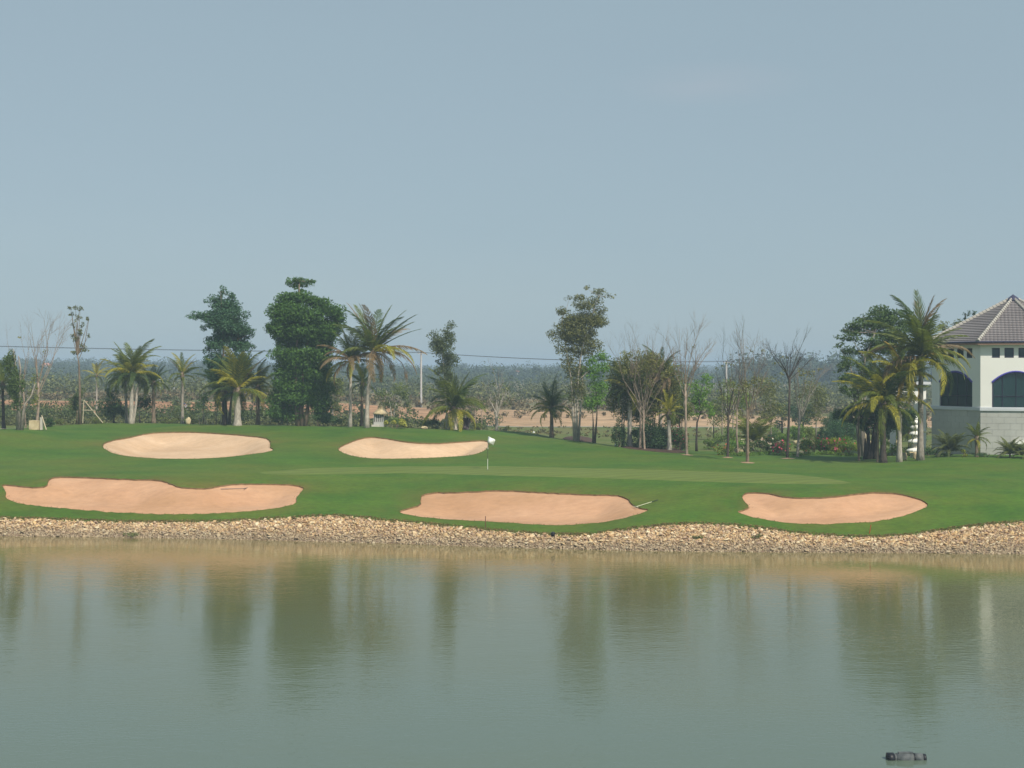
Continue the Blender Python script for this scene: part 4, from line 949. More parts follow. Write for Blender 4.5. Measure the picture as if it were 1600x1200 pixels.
bare('tall straight bare tree with reddish twigs right of the mulch bed', G(1073, 710), (1071, 600), [(1042, 530), (1052, 540), (1062, 512), (1075, 515), (1085, 520), (1092, 513), (1105, 540), (1110, 545), (1058, 560), (1095, 555)], 'twig', .12,
     [(1072, 590, 16, 8), (1086, 542, 5, 4)], (.10, .11, .04), nst=8)
tree('bright_tree', 'small bright green tree with a crooked dark trunk right of the tall straight bare tree', 'tree', G(1089, 705), [[(1088, 690), (1089, 660), (1094, 645), (1092, 625)]],
     [(1100, 592, 12, 8), (1088, 600, 12, 9), (1105, 605, 10, 10), (1092, 618, 14, 10), (1084, 628, 10, 9), (1100, 632, 14, 10), (1110, 640, 8, 9), (1112, 648, 6, 6), (1090, 645, 10, 6)], (.08, .17, .02), 'bark_dark', .20, .8, .12, kscale=1.6, fluff=1.3)
bare('dark thin bare tree with a soil ring, left of the garden bed', G(1137, 714), (1138, 645), [(1125, 545), (1140, 560), (1155, 570), (1162, 585), (1128, 600), (1120, 580), (1150, 600)], 'bark_dark', .11,
     [(1150, 600, 16, 12), (1130, 620, 10, 12), (1136, 570, 12, 4), (1120, 575, 4, 4)], (.09, .11, .035), nst=5)
bare('young bare tree leaning slightly, second from the left of those before the garden bed', GY(1153, float(np.interp(1153, US, Y5)) + 4), (1152, 640), [(1145, 560), (1152, 512), (1158, 530), (1166, 560), (1140, 590)], 'twig', .09, [(1155, 610, 14, 20)], (.08, .10, .04), nst=6)
bare('pale-footed bare tree standing nearest the green in its own soil ring', G(1168, 722), (1168, 640), [(1155, 520), (1160, 515), (1178, 545), (1188, 560), (1200, 555), (1180, 580), (1150, 580), (1196, 585)], 'bark_brown', .13,
     [(1168, 600, 22, 22), (1160, 640, 12, 16), (1190, 550, 6, 4), (1172, 545, 5, 5)], (.10, .11, .045), nst=7)
tree('background_tree', 'light green wispy tree behind the bare trees of the garden bed', 'tree', GY(1145, 150), [[(1145, 660), (1146, 620)]], [(1140, 605, 20, 14), (1165, 615, 16, 20), (1150, 630, 24, 14)], (.10, .14, .035), 'bark_grey', .24, .35, .10)
spiky('bushy yellow-green young palm behind the garden bed flowers', G(1182, 705) + Vector((0, 2, 0)), 56, 62, (.10, .13, .02), 34)
bare('dark-stemmed bare tree with forked upper limbs right of the bushy young palm', G(1230, 715), (1234, 590), [(1195, 530), (1205, 545), (1228, 540), (1240, 530), (1256, 528), (1262, 545), (1275, 555), (1248, 560), (1215, 560)], 'bark_dark', .115,
     [(1215, 565, 8, 6), (1228, 560, 7, 6), (1222, 582, 8, 6), (1250, 580, 10, 10), (1262, 585, 10, 12)], (.10, .11, .04), nst=8)
bare('bare tree with pale forking stem beside the dark-stemmed one', G(1246, 714), (1250, 640), [(1240, 560), (1250, 560), (1262, 575), (1270, 590), (1238, 590), (1280, 585), (1290, 570)], 'bark_grey', .12,
     [(1262, 590, 14, 14), (1250, 615, 12, 12), (1284, 575, 8, 5)], (.10, .105, .04), nst=6)
tree('background_tree', 'dark pine-like tree behind, between the two dark-stemmed bare trees', 'tree', GY(1222, 178), [[(1222, 660), (1222, 640)]], [(1222, 645, 12, 14), (1222, 660, 14, 8)], (.03, .07, .04), 'bark_dark', .24, 1, .12)
tree('background_tree', 'wide dark tree behind, right of the dark-stemmed bare tree', 'tree', GY(1255, 176), [[(1255, 665), (1256, 640)]], [(1245, 645, 14, 14), (1262, 640, 14, 14), (1258, 658, 18, 9)], (.03, .065, .035), 'bark_dark', .24, 1, .14)

for Yo, u, cl, c, lab in [(3.5, 972, [(968, 585, 16, 20), (980, 610, 18, 22), (960, 620, 12, 20), (985, 640, 18, 18)], (.07, .09, .028), 'olive leafy tree at the left back of the mulch bed'),
        (4.5, 1020, [(1010, 580, 24, 22), (1035, 585, 20, 20), (1020, 615, 26, 24), (1045, 620, 16, 20), (1005, 645, 18, 14)], (.095, .105, .035), 'wispy olive tree filling the middle back of the mulch bed'),
        (12, 1062, [(1055, 610, 14, 18), (1065, 640, 16, 18), (1050, 660, 14, 12)], (.08, .11, .03), 'small olive tree between the mulch bed and the tall straight bare tree')]:
    tree('wispy_tree', lab, 'tree', GY(u, base_bed + Yo), [[(u, 660), (u + 2, 620), (u - 1, 590)], [(u + 3, 660), (u + 8, 610)]], cl, c, 'bark_grey', .19, .75, .08, kscale=1.8, fluff=1.5)
for u, Yb_, cl, c, lab in [(1128, 158, [(1122, 640, 14, 16), (1135, 620, 14, 16), (1128, 655, 18, 10)], (.09, .12, .035), 'light olive bush behind the right-hand power pole'),
        (1205, 150, [(1198, 610, 16, 20), (1210, 635, 18, 16), (1196, 650, 14, 12)], (.095, .11, .04), 'faint olive tree behind, left of the dark-stemmed bare tree'),
        (1275, 150, [(1268, 610, 14, 20), (1282, 620, 12, 18), (1275, 645, 18, 14)], (.085, .105, .04), 'faint olive tree behind, left of the large leafy tree')]:
    tree('wispy_tree', lab, 'tree', GY(u, Yb_), [[(u, 660), (u, 620)]], cl, c, 'bark_grey', .22, .28, .08, kscale=1.4, fluff=1.5)
# right-hand clump
tree('big_tree', 'large leafy tree behind the palms left of the octagonal building', 'tree', GY(1350, 121), [[(1345, 640), (1346, 600), (1350, 560), (1365, 520)], [(1338, 640), (1336, 600), (1330, 570)], [(1350, 640), (1356, 590), (1390, 530)]],
     [(1375, 487, 22, 9), (1350, 495, 14, 9), (1400, 490, 20, 9), (1385, 502, 32, 13), (1335, 507, 16, 8), (1318, 515, 9, 6), (1355, 515, 24, 12), (1395, 520, 28, 14), (1330, 527, 18, 9), (1368, 533, 24, 12), (1312, 540, 8, 7), (1330, 548, 16, 10), (1355, 550, 16, 12), (1416, 505, 12, 14),
      (1322, 562, 10, 8), (1345, 572, 12, 10), (1310, 580, 7, 4), (1325, 590, 12, 10), (1345, 600, 12, 12), (1395, 545, 20, 14), (1318, 575, 12, 10), (1332, 610, 14, 12), (1322, 608, 10, 10), (1350, 585, 16, 12)], (.05, .09, .03), 'bark_grey', .22, .9, .14, kscale=1.8, fluff=1.3)
tree('banyan_tree', 'low dark flat-topped tree with a thick many-stemmed trunk in the garden bed', 'tree', G(1362, 719) + Vector((0, 1.5, 0)),
     [[(1356, 700), (1355, 680), (1350, 662)], [(1362, 700), (1363, 680), (1366, 660)], [(1368, 700), (1369, 680), (1380, 662)], [(1359, 700), (1358, 670)], [(1366, 705), (1365, 675)], [(1371, 705), (1372, 680)], [(1352, 705), (1352, 685)]],
     [(1322, 645, 16, 8), (1345, 642, 20, 9), (1375, 645, 24, 10), (1402, 650, 18, 9), (1335, 655, 16, 7), (1365, 658, 22, 9), (1392, 662, 16, 9), (1420, 648, 12, 8), (1350, 668, 12, 7), (1378, 672, 14, 8), (1312, 650, 9, 6)], (.028, .065, .022), 'bark_dark', .20, 1.5, .20, fluff=1.6)
bare('thin straight young tree just left of the banyan-like tree in the bed', G(1342, 720), (1342, 620), [(1330, 575), (1345, 570), (1352, 590), (1335, 600)], 'bark_brown', .10, [(1340, 600, 12, 10)], (.07, .09, .03), nst=4)
palm('dark-trunked palm with one long yellow frond reaching left', G(1380, 723), (1380, 634), 80, 30, [GRN, DGR, GRN, YGR, GRN], 'bark_dark', .26, up=.6, extra=[(182, 12, 2, (.34, .30, .04), 1.05), (150, 48, 1, (.20, .20, .03), 1.15), (200, 60, 1, YGR, 1.1)])
palm('grey-trunked palm with a yellow-green crown just left of the tallest palm', G(1405, 722), (1407, 592), 64, 30, [GRN, YGR, YGR, YGR, ORG], 'bark_pale', .2, up=.6)
palm('tallest palm with a pointed dead spear on top, just left of the building', G(1438, 719), (1439, 560), 88, 34, [DGR, GRN, GRN, BRN, YGR], 'bark_grey', .25, up=.85, extra=[(0, 88, 0, BRN, 1.12), (90, 84, 0, BRN, 1.05), (5, 28, 2, YGR, 1.05), (-15, 15, 2, YGR, 1.0), (20, 45, 1, GRN, 1.1), (178, 50, 1, GRN, 1.0)])
bare('thin wispy stem just right of the banyan-like tree', G(1371, 722), (1371, 660), [(1368, 640), (1374, 635)], 'bark_brown', .09, nst=1, name='thin_tree')
palm('small dark palm behind the tiered white pagoda', GY(1421, 121), (1421, 680), 30, 18, [DGR, GRN], 'bark_dark', .14)
for u, lab in [(1514, 'leftmost'), (1520, 'middle'), (1509, 'lower')]:
    pass
tree('conifer', 'dark spiky tree top showing over the left roof slope of the octagonal building', 'tree', GY(1512, 150), [[(1510, 600), (1510, 520), (1510, 490)], [(1520, 600), (1521, 500)]], [(1507, 494, 4, 5), (1513, 490, 3, 6), (1522, 490, 3, 5), (1512, 502, 12, 8)], (.03, .06, .03), 'bark_dark', .25, 1, .12)
tree('background_tree', 'pale green tree crown behind the tallest palm at the roof edge of the octagonal building', 'tree', GY(1490, 152), [[(1490, 600), (1490, 520)]], [(1492, 503, 14, 7), (1478, 512, 14, 10), (1485, 528, 18, 16), (1480, 555, 18, 16)], (.09, .11, .05), 'bark_grey', .3, .9, .14)
palm('little palm with arching fronds against the corner of the octagonal building', G(1526, 714), (1526, 686), 26, 16, [GRN, GRN, YGR], 'bark_brown', .15, up=.5, name='small_palm')
spiky('feathery young palm bush under the left wall of the octagonal building', G(1487, 713) + Vector((0, .5, 0)), 62, 44, (.085, .11, .045), 34)
spiky('feathery young palm bush below the basement window of the octagonal building', G(1578, 715), 50, 34, (.10, .125, .04), 28)
spiky('feathery young palm bush cut by the right edge of the photo', G(1606, 716), 44, 30, (.09, .12, .04), 24)
for u, w_, h_, c, lab in [(1470, 40, 10, (.04, .09, .03), 'low dark ground cover shrub at the left foot of the building'), (1540, 46, 9, (.04, .075, .035), 'low dark ground cover shrub behind the little palm at the building corner'), (1506, 14, 12, (.16, .19, .03), 'small yellow-topped shrub before the left wall of the building')]:
    shrub(lab, G(u, 714), w_, h_, c, 'ground_cover_shrub', lsize=.12)

# garden bed: shrubs, flowers and rocks
gb = [(1130, 711, 24, 26, (.10, .15, .03), (.45, .12, .08), 30, 'wispy reddish shrub at the left end of the garden bed'), (1148, 710, 26, 22, (.07, .15, .025), None, 0, 'bright green low shrub right of the wispy reddish one'),
      (1165, 709, 22, 26, (.09, .12, .05), (.62, .55, .42), 60, 'cream-flowered shrub behind the tree in its soil ring'), (1185, 708, 26, 24, (.05, .09, .03), (.62, .48, .36), 80, 'large shrub with cream and orange flowers'),
      (1200, 706, 26, 28, (.06, .10, .03), (.58, .22, .12), 80, 'shrub with orange-red flowers right of the cream one'), (1214, 707, 20, 26, (.06, .11, .03), (.62, .58, .45), 60, 'shrub with white flowers beside the orange-red one'),
      (1225, 711, 22, 22, (.05, .08, .03), (.48, .07, .12), 80, 'magenta-flowered low shrub left of the dark-stemmed bare tree'), (1212, 690, 20, 22, (.09, .17, .02), None, 0, 'bright yellow-green shrub behind the white flowers'),
      (1258, 706, 26, 22, (.05, .10, .03), None, 0, 'plain green low shrub right of the dark-stemmed bare tree'), (1272, 708, 26, 26, (.12, .16, .02), (.50, .12, .10), 40, 'yellow-green shrub with a few red flowers'),
      (1290, 709, 26, 26, (.07, .14, .025), (.45, .08, .14), 70, 'green shrub with pink flowers in the middle of the bed'), (1308, 710, 28, 28, (.13, .17, .02), (.50, .10, .16), 50, 'yellow-leaved shrub with magenta flowers'),
      (1326, 710, 24, 26, (.08, .15, .02), (.42, .10, .07), 40, 'green shrub with dull red flowers near the thin straight tree'), (1303, 694, 30, 34, (.03, .075, .035), None, 0, 'tall dark spiky-leaved shrub at the back of the bed'),
      (1322, 692, 26, 40, (.04, .09, .04), (.65, .60, .50), 20, 'tall shrub with white blooms at the back of the bed'), (1246, 690, 26, 26, (.08, .15, .025), None, 0, 'bright round shrub behind the forking bare tree'),
      (1345, 712, 18, 22, (.14, .18, .02), None, 0, 'yellow shrub at the foot of the pale boulder'), (1392, 712, 26, 24, (.09, .16, .02), None, 0, 'bright green shrub between the dark and grey palm trunks'),
      (1420, 712, 22, 16, (.08, .14, .02), None, 0, 'low green shrub left of the white pagoda'), (1452, 712, 20, 16, (.04, .08, .03), None, 0, 'dark shrub right of the white pagoda')]
for u, v, w_, h_, c, fl, nf, lab in gb:
    shrub(lab, G(u, v), w_ * 1.35, h_, c, 'garden_shrub', flower=fl, nfl=nf, group='shrubs of the garden bed', lsize=.15, fsize=.19)
shrub('tall dark topiary with a rounded top in the garden bed', G(1284, 700), 18, 38, (.022, .055, .03), 'topiary', dens=2, lsize=.12)
shrub('low clipped dark topiary dome left of the dark-stemmed bare tree', G(1208, 696), 20, 18, (.022, .055, .03), 'topiary', dens=2, lsize=.12)
shrub('dark clipped dome right of the low topiary', G(1224, 698), 18, 14, (.025, .06, .035), 'topiary', dens=2, lsize=.12)
EDG = [(1140 + i * 13.5, 711.5 + 1.5 * math.sin(i)) for i in range(16)]
W_ = [G(u, v) for u, v in EDG]
cc = np.array([W_[i].lerp(W_[i + 1], t_)[:] for i in range(len(W_) - 1) for t_ in (0, .25, .5, .75)]) + np.array([0, 0, .15]) + RNG.normal(0, .12, (60, 3)) * np.array([1, 1, .2])
V, F = leafcards(cc, np.full((60, 3), .3) * np.array([1, .8, .6]), np.full(60, 60), .12, shell=.2)
tag(link('edging_plants', npmesh('edging_plants', V, F, leafmat((.07, .13, .02), .4))), 'low grassy edging along the front of the garden bed', kind='stuff')

def rock(label, base, wpx, hpx, mat='yellowstone', seed=0, deep=.8, boxy=.0):
    k = base.y / FPX; rs = np.random.default_rng(seed); mb = MB()
    import bmesh
    bm = bmesh.new(); bmesh.ops.create_icosphere(bm, subdivisions=2, radius=1)
    for v_ in bm.verts:
        c = v_.co; n_ = c.normalized(); f = 1 + rs.normal(0, .07)
        q = Vector([math.copysign(abs(a) ** (1 - .45 * boxy), a) for a in n_]) * f
        v_.co = Vector((q.x * wpx * k / 2, q.y * wpx * k / 2 * deep, (q.z * .6 + .45) * hpx * k / 1.05))
    me = bpy.data.meshes.new('rock'); bm.to_mesh(me); bm.free(); me.materials.append(M[mat])
    o = link('rock', me, None, base); return tag(o, label, 'rock')
RK = [(1357, 712, 16, 24, 'large pale boulder standing left of the banyan-like trunk'), (1148, 708, 12, 9, 'cream stone low at the left end of the garden bed'), (1158, 706, 9, 13, 'upright cream stone behind the bare tree trunk'), (1272, 702, 10, 14, 'tan stone beside the dark topiary'),
      (1430, 717, 8, 11, 'rounded yellow stone at the foot of the tallest palm'), (1414, 719, 7, 12, 'pointed yellow stone right of the grey palm trunk'), (1246, 694, 14, 6, 'flat pale stone ledge behind the forking bare tree'), (1352, 690, 14, 14, 'grey-white stone block above the pale boulder'),
      (1398, 694, 20, 8, 'flat grey ledge stone behind the dark palm trunk, upper of two'), (1402, 706, 22, 8, 'flat tan ledge stone behind the dark palm trunk, lower of two'), (1426, 712, 14, 8, 'pale ledge stone left of the white pagoda'), (1252, 712, 8, 8, 'small pinkish stone at the foot of the forking bare tree')]
for i, (u, v, w_, h_, lab) in enumerate(RK): rock(lab, G(u, v), w_, h_, seed=i, boxy=.5)

for u, v, w_, h_, c, lab in [(1112, 703, 30, 20, (.07, .12, .025), 'light green grassy bush right of the small bright green tree'), (1140, 697, 30, 26, (.08, .13, .03), 'light green bush behind the wispy reddish shrub'),
        (1232, 700, 30, 24, (.08, .14, .025), 'fresh green bush directly behind the dark-stemmed bare tree'), (1268, 690, 30, 24, (.09, .13, .03), 'yellowish green bush at the back of the bed left of the tall topiary'),
        (1312, 676, 44, 30, (.035, .075, .025), 'dark green bush under the long yellow palm frond'), (1338, 688, 34, 30, (.04, .085, .025), 'dark leafy bush left of the banyan-like trunks'),
        (1395, 690, 40, 40, (.035, .075, .025), 'dark leafy bush between the banyan-like trunks and the grey palm trunk'), (1425, 690, 26, 48, (.04, .08, .03), 'tall dark bush left of the white pagoda'),
        (1447, 700, 16, 60, (.04, .08, .03), 'narrow dark bush between the white pagoda and the building')]:
    shrub(lab, G(u, v) + Vector((0, 1.5, 0)), w_ * 1.15, h_, c, 'garden_bush', 'bush', lsize=.17)
# soil rings round young trees
for u, v, r_, lab in [(1168, 723, .55, 'pale round soil ring at the foot of the bare tree nearest the green'), (1231, 716.5, .55, 'round soil ring at the foot of the dark-stemmed bare tree'), (1137, 715, .45, 'round soil ring at the foot of the leftmost dark thin bare tree'), (1074, 711, .5, 'round soil ring at the foot of the tall straight bare tree')]:
    p = G(u, v); n = 20; vs = [(0, 0, .07)] + [(r_ * (1 + .12 * math.sin(i * 2.7)) * math.cos(6.2832 * i / n), r_ * 1.2 * math.sin(6.2832 * i / n), hz1(p.x + r_ * math.cos(6.2832 * i / n), p.y + r_ * 1.2 * math.sin(6.2832 * i / n)) - p.z + .012) for i in range(n)]
    tag(MB().add(vs, [(0, 1 + i, 1 + (i + 1) % n) for i in range(n)]).build('soil_ring', M['bed'], None, loc=p), lab, 'soil ring', 'soil rings round young trees')
def bed(label, pxs, mat):
    pts_ = chaikin(pxs, 1); W = [G(u, v) for u, v in pts_]; c = sum(W, Vector()) / len(W)
    n = len(W); vs = [(0, 0, .22)] + [((p - c) * .8 + Vector((0, 0, .16))) for p in W] + [(p - c + Vector((0, 0, .012))) for p in W]
    fs = [(0, 1 + i, 1 + (i + 1) % n) for i in range(n)] + [(1 + i, 1 + n + i, 1 + n + (i + 1) % n, 1 + (i + 1) % n) for i in range(n)]
    return tag(MB().add(vs, fs).build('mulch_bed', M[mat], None, loc=c), label, 'mulch bed')
bed('round dark mulch mound at the foot of the tall open-crowned tree', [(877, 684.5), (895, 682.5), (915, 683.5), (930, 687), (929, 691), (905, 690), (885, 687)], 'mulch')
bed('long dark mulch bed under the palms and shrubs in the middle', [(968, 697.5), (990, 697), (1030, 699), (1068, 704), (1074, 708), (1040, 707.5), (1005, 704), (975, 700.5)], 'mulch')

# ------------------------------------------------------------------ golf things
p = G(762, 734); fl = empty('flagstick', p, 'white golf flag curling from its stick on the putting green', 'golf flag')
H = zv(682, p.y) - p.z
MB().tube([(0, 0, 0), (0, 0, H * .33)], [.017, .017], 6).build('pole_foot', M['whiteobj'], fl)
MB().tube([(0, 0, H * .33), (.015, 0, H * .62)], [.017, .016], 6).build('pole_middle', M['bark_dark'], fl)
MB().tube([(.015, 0, H * .62), (.05, 0, H)], [.016, .014], 6).build('pole_top', M['whiteobj'], fl)
nx, nz = 10, 7; vs = []; fw, fh = .52, .46
for i in range(nx + 1):
    s_ = i / nx; ang = 1.9 * s_ ** 1.5
    x = .05 + fw * (math.sin(ang * .75) / .95) * .95; y = -.20 * math.sin(s_ * 4.2) - .12 * s_
    for j in range(nz + 1):
        r = j / nz; drop = (.30 * s_ ** 1.6)
        hh = fh * (1 - .15 * s_); vs.append((x - .05 * r + (-.12 * r * s_), y + .05 * math.sin(r * 5 + s_ * 4), H - drop - hh * r + .02 * math.sin(s_ * 9)))
fs = [(i * (nz + 1) + j, (i + 1) * (nz + 1) + j, (i + 1) * (nz + 1) + j + 1, i * (nz + 1) + j + 1) for i in range(nx) for j in range(nz)]
o = MB().add(vs, fs).build('flag', M['whiteobj'], fl, True); sm_ = o.modifiers.new('thick', 'SOLIDIFY'); sm_.thickness = .012
MB().lathe([(.054, .0), (.054, .012), (.045, .014)], (0, 0, .002), 14).build('cup', M['dark'], fl)

def rake(label, a, b, headang, hm, pm, hl=.55):
    """handle from a (grip) to b (head)"""
    root = empty('bunker_rake', b, label, 'rake'); d = a - b
    MB().tube([(0, 0, .03), d * .72 + Vector((0, 0, .03))], [.018, .018], 5).build('handle', hm, root)
    MB().tube([d * .72 + Vector((0, 0, .03)), d + Vector((0, 0, .03))], [.024, .026], 5).build('grip', pm, root)
    hd = MB(); ex = Vector((math.cos(headang), math.sin(headang), 0)); hd.tube([-ex * hl / 2 + Vector((0, 0, .05)), ex * hl / 2 + Vector((0, 0, .05))], [.022, .022], 5); hd.build('head', hm, root)
    for i in range(9):
        q = ex * (hl * (i / 8 - .5)); MB().tube([q + Vector((0, 0, .05)), q + Vector((0, 0, -.04))], [.009, .006], 4).build('tine', hm, root)
def sandpt(i, u, v):
    # intersect the view ray with the sand of bunker i
    Ys = np.arange(85, 150, .05); x = (u - 800) * Ys / FPX; z = sandz(i, x, Ys); ins = inpoly(polys[i], x, Ys); vv = HOR + FPX * (HC - z) / Ys
    k = np.where(ins & (vv <= v))[0]; k = k[0] if len(k) else np.where(ins)[0][-1]
    return Vector((x[k], Ys[k], z[k]))
a, b = sandpt(2, 345, 765), sandpt(2, 385, 763.5); rake('rake with a brown handle lying in the long far-left sand bunker', a, b, math.radians(72), M['rakemetal'], M['rakemetal'], .62)
a, b = G(1028, 784) + Vector((0, 0, .08)), G(993, 793.5) + Vector((0, 0, .02)); rake('rake with pale handle and black grip at the right end of the middle bunker', a, b, math.radians(120), M['rakepale'], M['black'])
for u, v0, v1, m_, lean, lab in [(758.5, 826, 807, 'brownwood', 0, 'thin dark brown stake before the middle sand bunker'), (1358, 834, 820, 'red', .18, 'short leaning red stake below the right sand bunker')]:
    p = G(u, v0); h_ = (v0 - v1) * p.y / FPX
    st = empty('hazard_stake', p, lab, 'stake', 'hazard stakes'); MB().tube([(0, 0, -.1), (lean * .6, 0, h_ - .04)], [.025, .022], 6).build('post', M[m_], st)
    MB().tube([(lean * .6, 0, h_ - .04), (lean * .62, 0, h_)], [.03, .028], 6).build('cap', M[m_], st)
for u, v, lab in [(834, 677, 'small white marker on the lawn left of the small dark palm'), (962, 697.5, 'small white marker on the lawn beside the mulch bed corner')]:
    tag(MB().lathe([(.02, 0), (.10, .02), (.13, .10), (.10, .19), (.02, .22)], n=10).build('tee_marker', M['whiteobj'], None, True, G(u, v)), lab, 'tee marker', 'tee markers')
tag(MB().lathe([(.05, 0), (.13, .03), (.14, .2), (.08, .27), (.02, .28)], n=9).build('drain_cap', M['black'], None, True, G(864, 838)), 'small black pipe end among the bank stones below the middle bunker', 'pipe end')

# floating pump drum
wp = Vector(((1416 - 800) * (HC / ((1186 - HOR) / FPX)) / FPX, HC / ((1186 - HOR) / FPX), 0)); kk = wp.y / FPX
dr = empty('floating_drum', wp, 'weathered grey drum float with a dark end cap lying in the water', 'float'); L = 60 * kk; r_ = 8.0 * kk
def drum(x0, x1, r0_, r1_, nm, mt, zz=0.02):
    mb = MB(); mb.tube([(x0, 0, zz), ((x0 + x1) / 2, 0, zz), (x1, 0, zz)], [r0_, (r0_ + r1_) / 2, r1_], 16); mb.build(nm, mt, dr, True)
drum(-L * .5, -L * .33, r_ * 1.12, r_ * 1.12, 'end_cap', M['black']); drum(-L * .33, -L * .27, r_ * .8, r_ * .95, 'neck', M['drumgrey']); drum(-L * .27, L * .18, r_, r_, 'barrel', M['drumgrey'])
drum(L * .18, L * .21, r_ * 1.06, r_ * 1.06, 'band', M['black']); drum(L * .21, L * .42, r_, r_ * .97, 'barrel', M['drumgrey']); drum(L * .42, L * .5, r_ * .9, r_ * .9, 'end_cap', M['black'])
MB().box((-.02, 0, r_ * 1.0 + .03), (L * .38, r_ * .7, .05)).build('top_plate', M['drumgrey'], dr)

# ------------------------------------------------------------------ odds and ends behind the mound
p = crest(55, -1.0); blk = empty('stone_block', p, 'square pale stone block beside the path end at the far left', 'stone block')
k = p.y / FPX; MB().box((0, 0, .42), (15 * k, .8, .85)).build('block', M['yellowstone'], blk); MB().box((10 * k, 0, .55), (3.4 * k, .3, 1.15)).build('post', M['concrete'], blk)
MB().tube([(10 * k, 0, 1.3), (19 * k, -.3, .0)], [.05, .05], 5).build('brace', M['wood'], blk)
vs = []
for u, v in [(-60, 672.8), (-20, 671.6), (10, 670.6), (30, 669.6), (42, 669)]:
    q = G(u, v); vs += [q + Vector((0, -.8, .02)), q + Vector((0, .9, .03))]
for q in vs: q.z = hz1(q.x, q.y) + .05
n = len(vs) // 2
tag(MB().add(vs, [(2 * i, 2 * i + 2, 2 * i + 3, 2 * i + 1) for i in range(n - 1)]).build('path', M['path']), 'pale concrete cart path at the far left', kind='structure')
shrub('dark low bush right of the square stone block', crest(76, 1), 24, 14, (.025, .06, .022), 'low_bush', 'bush', dens=1.5)
def support(label, base, feet, top, pts_extra=()):
    o = empty('tree_support', base, label, 'tree support', 'wooden tree supports'); Y = base.y
    for (u, v) in feet:
        q = P(u, v, Y) - base; q.y += random.uniform(-.5, .5); MB().tube([q, P(top[0], top[1], Y) - base], [.045, .04], 5).build('pole', M['wood'], o)
    for (a, b) in pts_extra: MB().tube([P(*a, Y) - base, P(*b, Y) - base], [.035, .035], 5).build('crossbar', M['wood'], o)
support('wooden poles propping the tall slender tufted tree', crest(135, .5), [(129, 661), (160, 661)], (131, 625), [((129, 641), (149, 641))])
support('second wooden prop of four poles behind the leaning pale stem by the low wide palm', crest(698, 1), [(691, 668), (697, 670), (706, 668)], (698, 645), [((690, 657), (712, 656))])
support('short pale props at the foot of the small sapling left of the thick palm', crest(320, 2), [(314, 664), (321, 663)], (318, 645))
support('dark props of the young tree behind the small bright green tree', GY(1115, 165), [(1105, 672), (1112, 674), (1124, 670)], (1114, 655), [((1105, 663), (1122, 663))])
tree('sapling', 'young staked tree behind the small bright green tree', 'sapling', GY(1115, 166), [[(1115, 655), (1114, 640)]], [(1112, 640, 8, 8), (1116, 630, 6, 8)], (.045, .09, .03), 'bark_dark', .2, .8, .07)
rock('pointed pale rock beside the palm with lopped fronds', crest(294, 0), 9, 11, seed=31)
rock('flat pale rock at the foot of the low bush right of the yellow hedge', crest(663, 0), 12, 5, seed=32)
for i, u in enumerate((312, 322, 333, 345, 352)):
    tag(MB().tube([(0, 0, -.1), (random.uniform(-.1, .1), 0, random.uniform(.4, .75))], [.05, .045], 5).build('stump_post', M['bark_grey'], None, loc=crest(u, .8)), ['leftmost of the short grey posts beside the small saplings', 'second short grey post from the left beside the saplings', 'middle short grey post between the saplings and the thick palm', 'fourth short grey post, close to the thick palm', 'short grey post touching the shade of the thick-trunked palm'][i], 'post', 'short grey posts')
# thatched pump box, hedge, purple-dark plant
p = crest(592, 2.5); hut = empty('pump_hut', p, 'small dark box with a pale domed thatch roof left of the yellow hedge', 'hut'); k = p.y / FPX
MB().box((0, 0, zv(648, p.y) - p.z - .8), (15 * k, .9, 1.7)).build('box', M['joint'], hut)
for i in range(5): MB().box((-6 * k + i * 3 * k, -.47, zv(652, p.y) - p.z), (.9 * k, .04, .8)).build('slat', M['bark_dark'], hut)
MB().lathe([(.75, 0), (.8, .1), (.55, .35), (.35, .5), (.3, .7), (.32, .8), (.02, .86)], (0.2, 0, zv(647.5, p.y) - p.z), 12).build('thatch', M['yellowstone'], hut)
MB().box((-.25, -.3, .0), (12 * k, 1.2, .4)).build('plinth', M['concrete'], hut)
shrub('long clipped yellow-topped hedge on the mound behind the middle-left bunker', crest(616, -.6), 50, 13, (.05, .07, .025), 'hedge', 'hedge', box=True, lsize=.13, dens=3, flower=(.36, .38, .08), nfl=900, fsize=.14)
shrub('green mound shrub behind the clipped yellow hedge', crest(621, 2), 26, 20, (.07, .12, .03), 'low_bush', 'bush')
shrub('spiky green bush just right of the clipped yellow hedge', crest(664, 2), 32, 18, (.06, .10, .035), 'low_bush', 'bush')
shrub('dark green bush left of the slender sparse-leaved tree', crest(682, 2), 24, 18, (.04, .08, .025), 'low_bush', 'bush')
pp_ = crest(727, .5); pt = empty('dark_tree_stump', pp_, 'clump of thick dark purplish cut stems right of the low wide palm', 'tree stump'); k = pp_.y / FPX
for i, (dx, h_, r_) in enumerate([(-6, 15, .18), (-3, 19, .15), (0, 18, .16), (3.5, 19, .14), (7, 17, .13), (-1, 9, .25)]):
    MB().tube([(dx * k * .35, random.uniform(-.3, .3), -.1), (dx * k, random.uniform(-.3, .3), h_ * k)], [r_, r_ * .8], 6).build('stem', surf('purple_stem', (.05, .035, .045), (.10, .08, .08), 5), pt)
for u, w_, h_, lab in [(790, 20, 8, 'low tuft of weeds at the foot of the grey branched tree'), (748, 24, 10, 'low weeds right of the dark purplish stems'), (300, 30, 12, 'low weedy bush right of the palm with lopped fronds'), (262, 34, 10, 'low weedy bush left of the palm with lopped fronds'), (152, 30, 10, 'low weeds right of the wooden props'), (95, 30, 12, 'low weeds between the dark bush and the tufted tree')]:
    shrub(lab, crest(u, 1.5), w_, h_, (.085, .11, .035), 'weeds', 'weeds', lsize=.14)

